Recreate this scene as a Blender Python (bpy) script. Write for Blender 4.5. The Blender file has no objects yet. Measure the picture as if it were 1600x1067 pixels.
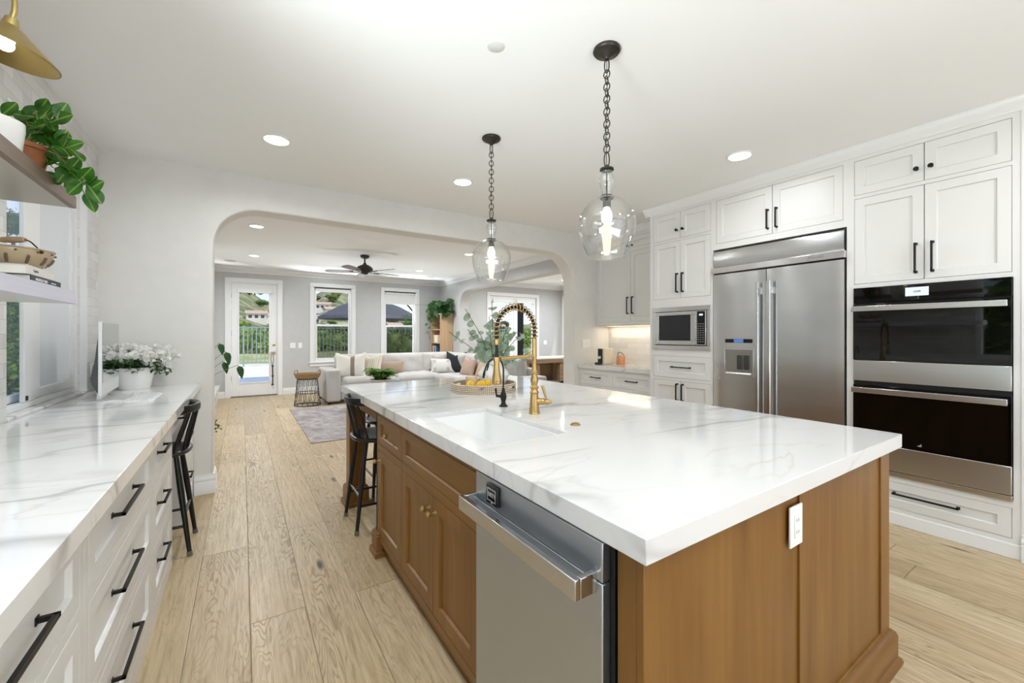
import bpy, bmesh, math, random
from mathutils import Vector, Matrix, noise as mnoise
R = math.radians
SC = bpy.context.scene
COL = SC.collection
random.seed(7)

# ------------------------------------------------------------------ camera, sky, sun, exposure
CAM_H = 1.3173
cd = bpy.data.cameras.new('camera'); cam = bpy.data.objects.new('camera', cd); COL.objects.link(cam)
cam.location = (0, 0, CAM_H); cam.rotation_euler = (R(90), 0, -0.5795)
cd.sensor_width = 36; cd.lens = 36 * 644.43 / 1600; cd.shift_y = -10.3 / 1600
cd.clip_start = 0.03; cd.clip_end = 2000
SC.camera = cam
SC.view_settings.view_transform = 'Standard'; SC.view_settings.look = 'None'
SC.view_settings.gamma = 1; SC.view_settings.use_curve_mapping = False
SC.view_settings.exposure = 0.2

W = bpy.data.worlds.new('sky'); SC.world = W; W.use_nodes = True
nt = W.node_tree; nt.nodes.clear()
def wn(t, **k):
    n = nt.nodes.new(t)
    for a, b in k.items(): setattr(n, a, b)
    return n
wo = wn('ShaderNodeOutputWorld'); wb = wn('ShaderNodeBackground'); tc = wn('ShaderNodeTexCoord')
sx = wn('ShaderNodeSeparateXYZ'); nt.links.new(tc.outputs['Generated'], sx.inputs[0])
rp = wn('ShaderNodeValToRGB'); nt.links.new(sx.outputs['Z'], rp.inputs[0])
rp.color_ramp.elements[0].position = 0.0; rp.color_ramp.elements[0].color = (0.80, 0.88, 1.0, 1)
rp.color_ramp.elements[1].position = 0.5; rp.color_ramp.elements[1].color = (0.30, 0.52, 0.95, 1)
ns = wn('ShaderNodeTexNoise'); ns.inputs['Scale'].default_value = 3.2; ns.inputs['Detail'].default_value = 7
mpw = wn('ShaderNodeMapping'); mpw.inputs['Scale'].default_value = (1, 1, 3.0)
nt.links.new(tc.outputs['Generated'], mpw.inputs[0]); nt.links.new(mpw.outputs[0], ns.inputs['Vector'])
cr = wn('ShaderNodeValToRGB'); nt.links.new(ns.outputs['Fac'], cr.inputs[0])
cr.color_ramp.elements[0].position = 0.46; cr.color_ramp.elements[1].position = 0.68
mx = wn('ShaderNodeMixRGB'); nt.links.new(cr.outputs[0], mx.inputs[0]); nt.links.new(rp.outputs[0], mx.inputs[1])
mx.inputs[2].default_value = (1.0, 1.0, 1.0, 1)
nt.links.new(mx.outputs[0], wb.inputs[0]); wb.inputs[1].default_value = 1.05
nt.links.new(wb.outputs[0], wo.inputs[0])

sl = bpy.data.lights.new('sun', 'SUN'); sun = bpy.data.objects.new('sun', sl); COL.objects.link(sun)
sl.energy = 3.2; sl.angle = R(0.6); sl.color = (1.0, 0.95, 0.87)
SUN_DIR = Vector((-0.30, 0.42, -1.0)).normalized()
sun.rotation_euler = SUN_DIR.to_track_quat('-Z', 'Y').to_euler(); sun.location = (0, -5, 12)

def area(name, loc, direction, sx_, sy_, power, color=(1, 1, 1), spread=180):
    l = bpy.data.lights.new(name, 'AREA'); o = bpy.data.objects.new(name, l); COL.objects.link(o)
    l.shape = 'RECTANGLE'; l.size = sx_; l.size_y = sy_; l.energy = power; l.color = color; l.spread = R(spread)
    o.location = loc; o.rotation_euler = Vector(direction).to_track_quat('-Z', 'Z').to_euler()
    return o
# added area lights outside the window openings, filling in for daylight
FILL_REAR_W = 16.0
area('fill_rear', (1.1, -2.76, 1.35), (0, 1, 0), 3.2, 2.1, FILL_REAR_W, (0.84, 0.92, 1.0))  # added fill lamp just outside the unseen rear window
area('fill_rear_upward', (0.9, -3.3, 0.35), (0, 1, 0.75), 3.2, 1.4, 34.0, (0.88, 0.94, 1.0), 120)  # added uplight to brighten the kitchen ceiling
area('fill_side_upward', (-1.55, 0.15, 0.45), (1, 0, 0.8), 2.0, 0.9, 190.0, (0.88, 0.94, 1.0), 140)  # added low lamp by the side window, aimed up at the ceiling
area('fill_living_upward', (2.6, 11.7, 0.15), (0, -1, 0.72), 2.7, 0.6, 330.0, (0.86, 0.93, 1.0), 150)  # added below the sills to brighten the living room ceiling
DOWNLIGHT_W = 4.8

# ------------------------------------------------------------------ colours and materials
def S(h):
    h = h.lstrip('#'); c = [int(h[i:i + 2], 16) / 255 for i in (0, 2, 4)]
    return tuple(x / 12.92 if x <= 0.04045 else ((x + 0.055) / 1.055) ** 2.4 for x in c) + (1,)
MATS = {}
class NT:
    def __init__(s, m): s.t = m.node_tree
    def n(s, ty, ins=None, **k):
        q = s.t.nodes.new(ty)
        for a, b in k.items(): setattr(q, a, b)
        for a, b in (ins or {}).items():
            if isinstance(b, bpy.types.NodeSocket): s.t.links.new(b, q.inputs[a])
            else: q.inputs[a].default_value = b
        return q
    def math(s, op, a, b=0.0, c=None):
        d = {0: a, 1: b}
        if c is not None: d[2] = c
        return s.n('ShaderNodeMath', d, operation=op).outputs[0]
    def ramp(s, fac, stops, interp='LINEAR'):
        q = s.n('ShaderNodeValToRGB', {0: fac}); r = q.color_ramp; r.interpolation = interp
        while len(r.elements) < len(stops): r.elements.new(0.5)
        for e, (p, c) in zip(r.elements, stops):
            e.position = p; e.color = c if len(c) == 4 else tuple(c) + (1,)
        return q.outputs[0]
    def mix(s, f, a, b, mode='MIX'):
        return s.n('ShaderNodeMixRGB', {0: f, 1: a, 2: b}, blend_type=mode).outputs[0]
    def obj(s, scale=(1, 1, 1), rot=(0, 0, 0), loc=(0, 0, 0)):
        t = s.n('ShaderNodeTexCoord')
        return s.n('ShaderNodeMapping', {0: t.outputs['Object'], 'Scale': scale, 'Rotation': rot, 'Location': loc}).outputs[0]
    def pos(s, scale=(1, 1, 1), rot=(0, 0, 0)):
        t = s.n('ShaderNodeNewGeometry')
        return s.n('ShaderNodeMapping', {0: t.outputs['Position'], 'Scale': scale, 'Rotation': rot}).outputs[0]
    def noise(s, vec, scale=5, detail=3, rough=0.5, dist=0.0, out='Fac'):
        return s.n('ShaderNodeTexNoise', {'Vector': vec, 'Scale': scale, 'Detail': detail, 'Roughness': rough, 'Distortion': dist}).outputs[out]
    def bump(s, h, strength=0.2, dist=0.01):
        return s.n('ShaderNodeBump', {'Height': h, 'Strength': strength, 'Distance': dist}).outputs[0]
    def set(s, **k):
        b = s.t.nodes['Principled BSDF']
        for a, v in k.items():
            a = a.replace('_', ' ')
            if isinstance(v, bpy.types.NodeSocket): s.t.links.new(v, b.inputs[a])
            else: b.inputs[a].default_value = v
def mat(name, col='#ffffff', rough=0.5, metal=0.0, **k):
    if name in MATS: return MATS[name]
    m = bpy.data.materials.new(name); m.use_nodes = True
    n = NT(m); n.set(Base_Color=S(col) if isinstance(col, str) else col, Roughness=rough, Metallic=metal, **k)
    MATS[name] = m
    return m
def mnodes(name, **k):
    m = mat(name, **k); return m, NT(m)
def emis(name, col, strength):
    m = mat(name, col, 0.5); NT(m).set(Emission_Color=S(col), Emission_Strength=strength); return m

def noisy(name, c1, c2, scale, rough=0.6, stretch=(1, 1, 1), bump=0.0, detail=4, lo=0.35, hi=0.65, **k):
    m, n = mnodes(name, rough=rough, **k)
    f = n.noise(n.obj(stretch), scale, detail)
    n.set(Base_Color=n.ramp(f, [(lo, S(c1)), (hi, S(c2))]))
    if bump: n.set(Normal=n.bump(f, bump))
    return m

M_wall = noisy('wall_paint', '#e3e1dc', '#e6e4df', 9, 0.6)
M_lwall = noisy('living_wall_paint', '#c4c4c3', '#c7c7c6', 9, 0.6)
M_ceil, n = mnodes('ceiling_paint', col='#f6f6f4', rough=0.75)
n.set(Normal=n.bump(n.noise(n.obj(), 28, 3), 0.06, 0.004))
M_trim = mat('trim_paint', '#ededec', 0.35)
M_cab = mat('cabinet_paint', '#e6e5e2', 0.38)
M_cabin = mat('cabinet_inside', '#6d6a64', 0.8)
M_black = mat('black_metal', '#262522', 0.42, 0.6)
M_blackpaint = mat('black_stool_paint', '#141414', 0.33)
M_bronze = noisy('dark_bronze', '#38352f', '#4a463f', 20, 0.42, metal=0.7)
M_white = mat('white_plastic', '#f5f5f3', 0.3)
M_whiteg = mat('white_glaze', '#f7f7f5', 0.12)
M_darkgap = mat('dark_gap', '#0c0c0c', 0.6)
M_blackglass = mat('black_glass', '#050505', 0.03, Specular_IOR_Level=0.45)
M_rubber = mat('grey_rubber', '#6b6762', 0.6)

def steel(name, col, rough, stretch, aniso=0.6, wave=0.0):
    m, n = mnodes(name, col=col, rough=rough, metal=1.0, Anisotropic=aniso, Anisotropic_Rotation=0.25)
    f = n.noise(n.obj(stretch), 1.0, 2)
    n.set(Roughness=n.math('MULTIPLY_ADD', f, 0.05, rough - 0.025))
    if wave:
        w = n.noise(n.obj((0.8, 0.8, 3.2)), 1.0, 1)
        n.set(Normal=n.bump(w, wave, 0.05))
    return m
M_steel = steel('brushed_steel', '#cfd0d0', 0.25, (3, 3, 180), 0.7, 0.14)
M_steelh = steel('brushed_steel_bar', '#d2d2d1', 0.22, (40, 40, 40), 0.2)
M_steeld = steel('dishwasher_steel', '#bfc5cc', 0.36, (180, 180, 3), 0.3, 0.05)
M_brass, n = mnodes('brushed_brass', col='#bc9d67', rough=0.3, metal=1.0)
f = n.noise(n.obj(), 60, 3); n.set(Roughness=n.math('MULTIPLY_ADD', f, 0.2, 0.26))
M_brassl = mat('satin_brass', '#cdb87c', 0.33, 1.0)

# oak planks: contour lines of a stretched noise make the cathedral grain
M_floor, n = mnodes('oak_floor', rough=0.42)
sp = n.n('ShaderNodeSeparateXYZ', {0: n.pos()})
PW = 0.228
xr = n.math('DIVIDE', n.math('SUBTRACT', sp.outputs[0], 0.031), PW)
row = n.math('FLOOR', xr); xf = n.math('FRACT', xr)
rnd = n.n('ShaderNodeTexWhiteNoise', {'W': row}, noise_dimensions='1D').outputs['Value']
yr = n.math('DIVIDE', n.math('ADD', sp.outputs[1], n.math('MULTIPLY', rnd, 7.0)), 2.1)
pl = n.math('FLOOR', yr); yf = n.math('FRACT', yr)
cmb = n.n('ShaderNodeCombineXYZ', {0: row, 1: pl})
pr = n.n('ShaderNodeTexWhiteNoise', {'Vector': cmb.outputs[0]}, noise_dimensions='2D')
seed = n.math('MULTIPLY', pr.outputs['Value'], 37.0)
gv = n.n('ShaderNodeCombineXYZ', {0: n.math('MULTIPLY', sp.outputs[0], 4.6), 1: n.math('MULTIPLY', sp.outputs[1], 0.62), 2: seed}).outputs[0]
g1 = n.noise(gv, 1.5, 3.0, 0.55, 0.5)
lines = n.math('FRACT', n.math('MULTIPLY', g1, 26.0))
ln = n.ramp(lines, [(0.0, (0, 0, 0)), (0.55, (0, 0, 0)), (0.86, (1, 1, 1)), (1.0, (0.15, 0.15, 0.15))])
gv2 = n.n('ShaderNodeCombineXYZ', {0: n.math('MULTIPLY', sp.outputs[0], 70.0), 1: n.math('MULTIPLY', sp.outputs[1], 4.0), 2: seed}).outputs[0]
g2 = n.noise(gv2, 1.0, 3.0, 0.6)
patch = n.noise(gv, 1.1, 2.0, 0.5)
base = n.ramp(pr.outputs['Value'], [(0.0, S('#b7a17d')), (0.5, S('#c6b08c')), (1.0, S('#d2bf9d'))])
c = n.mix(n.math('MULTIPLY', n.math('MULTIPLY', ln, n.ramp(patch, [(0.35, (0.05, 0.05, 0.05)), (0.62, (1, 1, 1))])), 0.85), base, S('#86714e'))
c = n.mix(n.ramp(g2, [(0.40, (0, 0, 0)), (0.72, (0.65, 0.65, 0.65))]), c, S('#927a53'))
kv = n.n('ShaderNodeCombineXYZ', {0: n.math('MULTIPLY', sp.outputs[0], 4.2), 1: n.math('MULTIPLY', sp.outputs[1], 1.1), 2: seed}).outputs[0]
vo = n.n('ShaderNodeTexVoronoi', {'Vector': kv, 'Scale': 1.0}).outputs['Distance']
c = n.mix(n.ramp(vo, [(0.03, (1, 1, 1)), (0.10, (0, 0, 0))]), c, S('#4a3a26'))
cv = n.n('ShaderNodeCombineXYZ', {0: n.math('MULTIPLY', sp.outputs[0], 26.0), 1: n.math('MULTIPLY', sp.outputs[1], 3.2), 2: seed}).outputs[0]
cd_ = n.n('ShaderNodeTexVoronoi', {'Vector': cv, 'Scale': 1.0, 'Randomness': 1.0})
hit = n.math('GREATER_THAN', n.n('ShaderNodeSeparateColor', {0: cd_.outputs['Color']}).outputs[0], 0.972)
c = n.mix(n.math('MULTIPLY', hit, n.ramp(cd_.outputs['Distance'], [(0.05, (0.85, 0.85, 0.85)), (0.22, (0, 0, 0))])), c, S('#3d3122'))
ex = n.math('MULTIPLY', n.math('MINIMUM', xf, n.math('SUBTRACT', 1.0, xf)), PW)
ey = n.math('MULTIPLY', n.math('MINIMUM', yf, n.math('SUBTRACT', 1.0, yf)), 2.1)
gap = n.ramp(n.math('MINIMUM', ex, ey), [(0.0, (1, 1, 1)), (0.0012, (1, 1, 1)), (0.0032, (0, 0, 0))])
c = n.mix(n.math('MULTIPLY', gap, 0.75), c, S('#5b4a30'))
n.set(Base_Color=c, Roughness=n.math('MULTIPLY_ADD', ln, 0.12, 0.36),
      Normal=n.bump(n.math('ADD', n.math('MULTIPLY', ln, -0.3), n.math('MULTIPLY', gap, -1.2)), 0.25, 0.003))

def quartz(name, rot, base='#e2e1df'):
    m, n = mnodes(name, rough=0.07, Specular_IOR_Level=0.55)
    v = n.obj((0.55, 1.7, 1.0), rot)
    warp = n.noise(v, 1.6, 5, 0.55, out='Color')
    v2 = n.mix(0.16, v, warp, 'ADD')
    a = n.noise(v2, 0.9, 3, 0.5, 0.4)
    rid = n.math('ABSOLUTE', n.math('SUBTRACT', a, 0.5))
    vein = n.ramp(rid, [(0.0, (1, 1, 1)), (0.005, (0.75, 0.75, 0.75)), (0.012, (0.22, 0.22, 0.22)), (0.05, (0, 0, 0))])
    msk = n.ramp(n.noise(n.obj((1, 1, 1)), 1.3, 2), [(0.36, (0, 0, 0)), (0.54, (1, 1, 1))])
    b = n.noise(v2, 2.3, 4, 0.5, 0.8)
    rid2 = n.math('ABSOLUTE', n.math('SUBTRACT', b, 0.52))
    vein2 = n.ramp(rid2, [(0.0, (0.5, 0.5, 0.5)), (0.012, (0.12, 0.12, 0.12)), (0.03, (0, 0, 0))])
    c = n.mix(n.math('MULTIPLY', n.math('MULTIPLY', vein, msk), 0.58), S(base), S('#85827e'))
    c = n.mix(n.math('MULTIPLY', n.math('MULTIPLY', vein2, msk), 0.5), c, S('#a1957f'))
    n.set(Base_Color=c)
    return m
M_quartz = quartz('veined_quartz', (0, 0, R(18)))
M_quartzl = quartz('veined_quartz_left_glare', (0, 0, R(-24)), '#f0efed')  # whiter copy of the island stone, window reflections put into its colour

def tile(name, axes, tw, th, col1, col2, grout, bump=0.5):
    m, n = mnodes(name, rough=0.12)
    s = n.n('ShaderNodeSeparateXYZ', {0: n.pos()})
    v = n.n('ShaderNodeCombineXYZ', {0: s.outputs[axes[0]], 1: s.outputs[axes[1]]}).outputs[0]
    b = n.n('ShaderNodeTexBrick', {'Vector': v, 'Color1': S(col1), 'Color2': S(col2), 'Mortar': S(grout), 'Scale': 1.0,
                                   'Mortar Size': 0.0012, 'Mortar Smooth': 0.1, 'Bias': 0.0, 'Brick Width': tw, 'Row Height': th}, offset=0.5)
    wv = n.noise(n.n('ShaderNodeMapping', {0: v, 'Scale': (7, 34, 1)}).outputs[0], 1.0, 3, 0.6)
    h = n.math('SUBTRACT', n.math('MULTIPLY', wv, 0.6), n.math('MULTIPLY', b.outputs['Fac'], 0.8))
    n.set(Base_Color=b.outputs['Color'], Normal=n.bump(h, bump, 0.004), Roughness=n.math('MULTIPLY_ADD', wv, 0.12, 0.08))
    return m
M_tile = tile('glazed_tile', (1, 2), 0.20, 0.066, '#edecea', '#d8d6d2', '#c9c7c2', 0.8)
M_tilex = tile('glazed_tile_reveal', (0, 2), 0.20, 0.066, '#f0efed', '#e2e0dd', '#cfcdc9', 0.8)
M_splash = tile('backsplash_tile', (1, 2), 0.30, 0.075, '#f0eeea', '#dcdad5', '#d2d0ca', 0.8)

def wood(name, c1, c2, grain='z', scale=1.0, rough=0.42, lo=0.3, hi=0.72):
    m, n = mnodes(name, rough=rough)
    st = {'z': (26, 26, 1.6), 'y': (26, 1.6, 26), 'x': (1.6, 26, 26)}[grain]
    st = tuple(q * scale for q in st)
    f = n.noise(n.obj(st), 1.0, 4, 0.6, 0.3)
    g = n.noise(n.obj(tuple(q * 4 for q in st)), 1.0, 2)
    k = n.math('ADD', n.math('MULTIPLY', f, 0.75), n.math('MULTIPLY', g, 0.25))
    n.set(Base_Color=n.ramp(k, [(lo, S(c1)), (hi, S(c2))]), Normal=n.bump(g, 0.08, 0.002))
    return m
M_isl = wood('stained_wood', '#6e4717', '#8f642b', 'z', 0.45, 0.38)
M_islh = wood('stained_wood_rail', '#6e4717', '#8f642b', 'y', 0.45, 0.38)
M_islx = wood('stained_wood_cross', '#6e4717', '#8f642b', 'x', 0.45, 0.38)
M_shelfw = wood('shelf_walnut', '#6f5c4c', '#8a7666', 'y', 0.8, 0.4)
M_shelfl = wood('shelf_glare', '#d3d1df', '#dddbe6', 'y', 0.8, 0.35)  # lavender white puts sky glare into the colour of the wood
M_oakl = wood('pale_oak', '#bd9c78', '#d0b18c', 'z', 0.8, 0.5)
M_rustic = wood('rustic_wood', '#6d5643', '#a28a70', 'x', 0.5, 0.7)
M_fanwood = wood('fan_blade_wood', '#6d5a4b', '#85705e', 'x', 0.4, 0.5)

def glass(name, tint=(0.96, 0.98, 0.97, 1), ior=1.45, extra=0.0, rough=0.0, edge=0.0):
    m = bpy.data.materials.new(name); m.use_nodes = True; t = m.node_tree; t.nodes.clear(); n = NT(m)
    tr = n.n('ShaderNodeBsdfTransparent', {0: tint}); gl = n.n('ShaderNodeBsdfGlossy', {0: (1, 1, 1, 1), 'Roughness': rough})
    fc = n.n('ShaderNodeLayerWeight', {'Blend': 0.5}).outputs['Facing']
    f0 = ((ior - 1) / (ior + 1)) ** 2
    if edge: n.t.links.new(n.mix(n.math('MULTIPLY', n.math('POWER', fc, 3.0), edge), tint, (0.35, 0.36, 0.36, 1)), tr.inputs[0])
    fr = n.math('MULTIPLY_ADD', n.math('POWER', fc, 5.0), 1 - f0, f0)
    if extra: fr = n.math('ADD', fr, extra)
    ms = n.n('ShaderNodeMixShader', {0: fr, 1: tr.outputs[0], 2: gl.outputs[0]})
    n.n('ShaderNodeOutputMaterial', {0: ms.outputs[0]})
    MATS[name] = m
    return m
M_pane = glass('window_glass', (0.98, 0.99, 0.985, 1), 1.12)
M_shade = glass('pendant_glass', (0.975, 0.98, 0.975, 1), 1.55, 0.03, edge=0.30)
def frost_mat():
    m = bpy.data.materials.new('frosted_glass'); m.use_nodes = True; m.node_tree.nodes.clear(); n = NT(m)
    a = n.n('ShaderNodeBsdfTranslucent', {0: (0.93, 0.96, 0.97, 1)}); d = n.n('ShaderNodeBsdfDiffuse', {0: (0.92, 0.94, 0.95, 1)})
    b = n.n('ShaderNodeMixShader', {0: 0.7, 1: a.outputs[0], 2: d.outputs[0]}); g = n.n('ShaderNodeBsdfGlossy', {0: (1, 1, 1, 1), 'Roughness': 0.02})
    fc = n.n('ShaderNodeLayerWeight', {'Blend': 0.5}).outputs['Facing']
    ms = n.n('ShaderNodeMixShader', {0: n.math('MULTIPLY_ADD', n.math('POWER', fc, 4.0), 0.9, 0.05), 1: b.outputs[0], 2: g.outputs[0]}); n.n('ShaderNodeOutputMaterial', {0: ms.outputs[0]})
    return m
M_frost = frost_mat()
def screen_mat():
    m = bpy.data.materials.new('insect_screen'); m.use_nodes = True; m.node_tree.nodes.clear(); n = NT(m)
    a = n.n('ShaderNodeBsdfTransparent', {0: (1, 1, 1, 1)}); b = n.n('ShaderNodeBsdfDiffuse', {0: (0.02, 0.02, 0.02, 1)})
    ms = n.n('ShaderNodeMixShader', {0: 0.36, 1: a.outputs[0], 2: b.outputs[0]}); n.n('ShaderNodeOutputMaterial', {0: ms.outputs[0]})
    return m
M_screen = screen_mat()

def leafmat(name, c1, c2, mid=None, midw=0.10, rough=0.4, trans=0.15):
    m, n = mnodes(name, rough=rough)
    uv = n.n('ShaderNodeUVMap').outputs[0]; s = n.n('ShaderNodeSeparateXYZ', {0: uv})
    f = n.noise(n.obj(), 30, 2); c = n.ramp(f, [(0.3, S(c1)), (0.7, S(c2))])
    if mid:
        d = n.math('ABSOLUTE', n.math('SUBTRACT', s.outputs[0], 0.5))
        c = n.mix(n.ramp(d, [(midw * 0.4, (0.7, 0.7, 0.7)), (midw, (0, 0, 0))]), c, S(mid))
    n.set(Base_Color=c)
    b = m.node_tree.nodes['Principled BSDF']; o = m.node_tree.nodes['Material Output']
    tl = n.n('ShaderNodeBsdfTranslucent', {0: c}); ms = n.n('ShaderNodeMixShader', {0: 0.35, 1: b.outputs[0], 2: tl.outputs[0]}); m.node_tree.links.new(ms.outputs[0], o.inputs[0])
    return m
M_pothos = leafmat('pothos_leaf', '#28581a', '#437f2a', '#9db356', 0.065, 0.3)
M_dgreen = leafmat('dark_green_leaf', '#1c3f18', '#33612a')
M_mgreen = leafmat('mid_green_leaf', '#2c5a20', '#4d7d33')
M_euc = leafmat('eucalyptus_leaf', '#82987f', '#a9baa6', rough=0.55)
M_fern = leafmat('fern_leaf', '#4c7d22', '#7cab3d')
M_hedge = leafmat('hedge_leaf', '#4d7a18', '#8fb53a', rough=0.35)
M_azal = leafmat('azalea_leaf', '#2b5226', '#4a7a38', rough=0.35)
M_petal, n = mnodes('white_petal', col='#fbfaf6', rough=0.7)
_tl = n.n('ShaderNodeBsdfTranslucent', {0: (0.95, 0.95, 0.92, 1)}); _ms = n.n('ShaderNodeMixShader', {0: 0.28, 1: M_petal.node_tree.nodes['Principled BSDF'].outputs[0], 2: _tl.outputs[0]}); M_petal.node_tree.links.new(_ms.outputs[0], M_petal.node_tree.nodes['Material Output'].inputs[0])
M_stem = mat('stem_green', '#6d8148', 0.6)
M_twig = mat('twig_brown', '#5e4a36', 0.7)
M_soil = mat('soil', '#2b2119', 0.9)

# ------------------------------------------------------------------ mesh helpers
ORG = {}
class MB:
    def __init__(s):
        s.bm = bmesh.new(); s.uv = s.bm.loops.layers.uv.new('UVMap')
    def face(s, vs):
        try: return s.bm.faces.new(vs)
        except ValueError: return None
    def v(s, p): return s.bm.verts.new(p)
    def box(s, x0, x1, y0, y1, z0, z1):
        return s.obox((Vector((0, 0, 0)), Vector((1, 0, 0)), Vector((0, 0, 1)), Vector((0, 1, 0))), x0, x1, z0, z1, y0, y1)
    def obox(s, F, a0, a1, b0, b1, c0, c1):
        O, U, Z, N = F
        q = [s.v(O + U * a + Z * b + N * c) for c in (c0, c1) for b in (b0, b1) for a in (a0, a1)]
        for i in ((0, 1, 3, 2), (4, 6, 7, 5), (0, 4, 5, 1), (2, 3, 7, 6), (0, 2, 6, 4), (1, 5, 7, 3)): s.face([q[k] for k in i])
        return s
    def prism(s, F, pts, c0, c1):
        O, U, Z, N = F
        A = [s.v(O + U * a + Z * b + N * c0) for a, b in pts]; B = [s.v(O + U * a + Z * b + N * c1) for a, b in pts]
        s.face(A); s.face(B[::-1]); k = len(pts)
        for i in range(k): s.face([A[i], A[(i + 1) % k], B[(i + 1) % k], B[i]])
        return s
    def tube(s, pts, r, n=8, closed=False, cap=True):
        pts = [Vector(p) for p in pts]; k = len(pts)
        rr = r if isinstance(r, (list, tuple)) else [r] * k
        rings = []; prev = None
        for i, p in enumerate(pts):
            if closed: t = pts[(i + 1) % k] - pts[i - 1]
            else: t = pts[min(i + 1, k - 1)] - pts[max(i - 1, 0)]
            t.normalize()
            if prev is None:
                a = Vector((0, 0, 1)) if abs(t.z) < 0.9 else Vector((1, 0, 0)); u = t.cross(a).normalized()
            else:
                u = prev - t * prev.dot(t)
                u = u.normalized() if u.length > 1e-6 else t.orthogonal().normalized()
            prev = u; w = t.cross(u)
            rings.append([s.v(p + (u * math.cos(2 * math.pi * j / n) + w * math.sin(2 * math.pi * j / n)) * rr[i]) for j in range(n)])
        for i in range(k if closed else k - 1):
            A, B = rings[i], rings[(i + 1) % k]
            for j in range(n): s.face([A[j], A[(j + 1) % n], B[(j + 1) % n], B[j]])
        if cap and not closed: s.face(rings[0][::-1]); s.face(rings[-1])
        return s
    def lathe(s, prof, c=(0, 0, 0), n=24, axis=(0, 0, 1), closed=False, xs=1.0):
        ax = Vector(axis).normalized(); u = ax.orthogonal().normalized() if abs(ax.z) < 0.999 else Vector((1, 0, 0)); w = ax.cross(u); c = Vector(c)
        rings = []
        for r, z in prof:
            if r < 1e-6: rings.append([s.v(c + ax * z)])
            else: rings.append([s.v(c + ax * z + (u * math.cos(2 * math.pi * j / n) * xs + w * math.sin(2 * math.pi * j / n)) * r) for j in range(n)])
        m = len(rings)
        for i in range(m if closed else m - 1):
            A, B = rings[i], rings[(i + 1) % m]
            for j in range(n):
                j2 = (j + 1) % n
                if len(A) == 1 and len(B) == 1: continue
                if len(A) == 1: s.face([A[0], B[j2], B[j]])
                elif len(B) == 1: s.face([A[j], A[j2], B[0]])
                else: s.face([A[j], A[j2], B[j2], B[j]])
        return s
    def ball(s, c, r, n=16, m=10, sq=(1, 1, 1)):
        rings = []; c = Vector(c)
        for i in range(m + 1):
            th = math.pi * i / m
            if i in (0, m): rings.append([s.v(c + Vector((0, 0, math.cos(th) * r * sq[2])))]); continue
            rings.append([s.v(c + Vector((math.sin(th) * math.cos(2 * math.pi * j / n) * r * sq[0], math.sin(th) * math.sin(2 * math.pi * j / n) * r * sq[1], math.cos(th) * r * sq[2]))) for j in range(n)])
        for i in range(m):
            A, B = rings[i], rings[i + 1]
            for j in range(n):
                j2 = (j + 1) % n
                if len(A) == 1: s.face([A[0], B[j], B[j2]])
                elif len(B) == 1: s.face([A[j2], A[j], B[0]])
                else: s.face([A[j2], A[j], B[j], B[j2]])
        return s
    def leaf(s, p, d, nrm, L, Wd, shape='oval', curl=0.25, fold=0.15, seg=5):
        p = Vector(p); d = Vector(d).normalized(); nrm = Vector(nrm); side = d.cross(nrm)
        if side.length < 1e-4: side = d.orthogonal()
        side.normalize(); up = side.cross(d).normalized()
        rows = []
        for i in range(seg + 1):
            t = i / seg
            if shape == 'oval': w = math.sin(math.pi * min(1, t * 0.96 + 0.02)) ** 0.75
            elif shape == 'round': w = math.sqrt(max(0, 1 - (2 * t - 1) ** 2)) + 0.02
            elif shape == 'heart': w = (math.sin(math.pi * (t ** 0.62)) ** 0.8) if 0 < t < 1 else 0.03
            else: w = math.sin(math.pi * t) + 0.02
            ce = p + d * (L * t) - up * (curl * L * t * t)
            h = up * (fold * Wd * w)
            rows.append([(s.v(ce - side * (Wd * 0.5 * w) + h), (0.5 - 0.5 * w, t)), (s.v(ce), (0.5, t)), (s.v(ce + side * (Wd * 0.5 * w) + h), (0.5 + 0.5 * w, t))])
        for a, b in zip(rows, rows[1:]):
            for k in (0, 1):
                q = [a[k], a[k + 1], b[k + 1], b[k]]
                f = s.face([x[0] for x in q])
                if f:
                    for lp, x in zip(f.loops, q): lp[s.uv].uv = x[1]
        return s
    def done(s, name, m, parent=None, loc=None, bevel=0.0, sub=0, recalc=True, angle=38, bseg=2, kind=None):
        if recalc: bmesh.ops.recalc_face_normals(s.bm, faces=s.bm.faces)
        o_ = ORG.get(parent, Vector((0, 0, 0))) if parent else (Vector(loc) if loc is not None else Vector((0, 0, 0)))
        if o_.length: bmesh.ops.translate(s.bm, verts=s.bm.verts, vec=-o_)
        me = bpy.data.meshes.new(name); s.bm.to_mesh(me); s.bm.free()
        for p in me.polygons: p.use_smooth = True
        me.set_sharp_from_angle(angle=R(angle))
        if isinstance(m, (list, tuple)):
            for q in m: me.materials.append(q)
        else: me.materials.append(m)
        o = bpy.data.objects.new(name, me); COL.objects.link(o)
        if parent: o.parent = parent
        else: o.location = o_
        ORG[o] = o_
        if bevel:
            b = o.modifiers.new('bevel', 'BEVEL'); b.width = bevel; b.segments = bseg; b.limit_method = 'ANGLE'; b.angle_limit = R(40)
        if sub:
            b = o.modifiers.new('subdivision', 'SUBSURF'); b.levels = sub; b.render_levels = sub
        if kind: o['kind'] = kind
        return o

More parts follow.
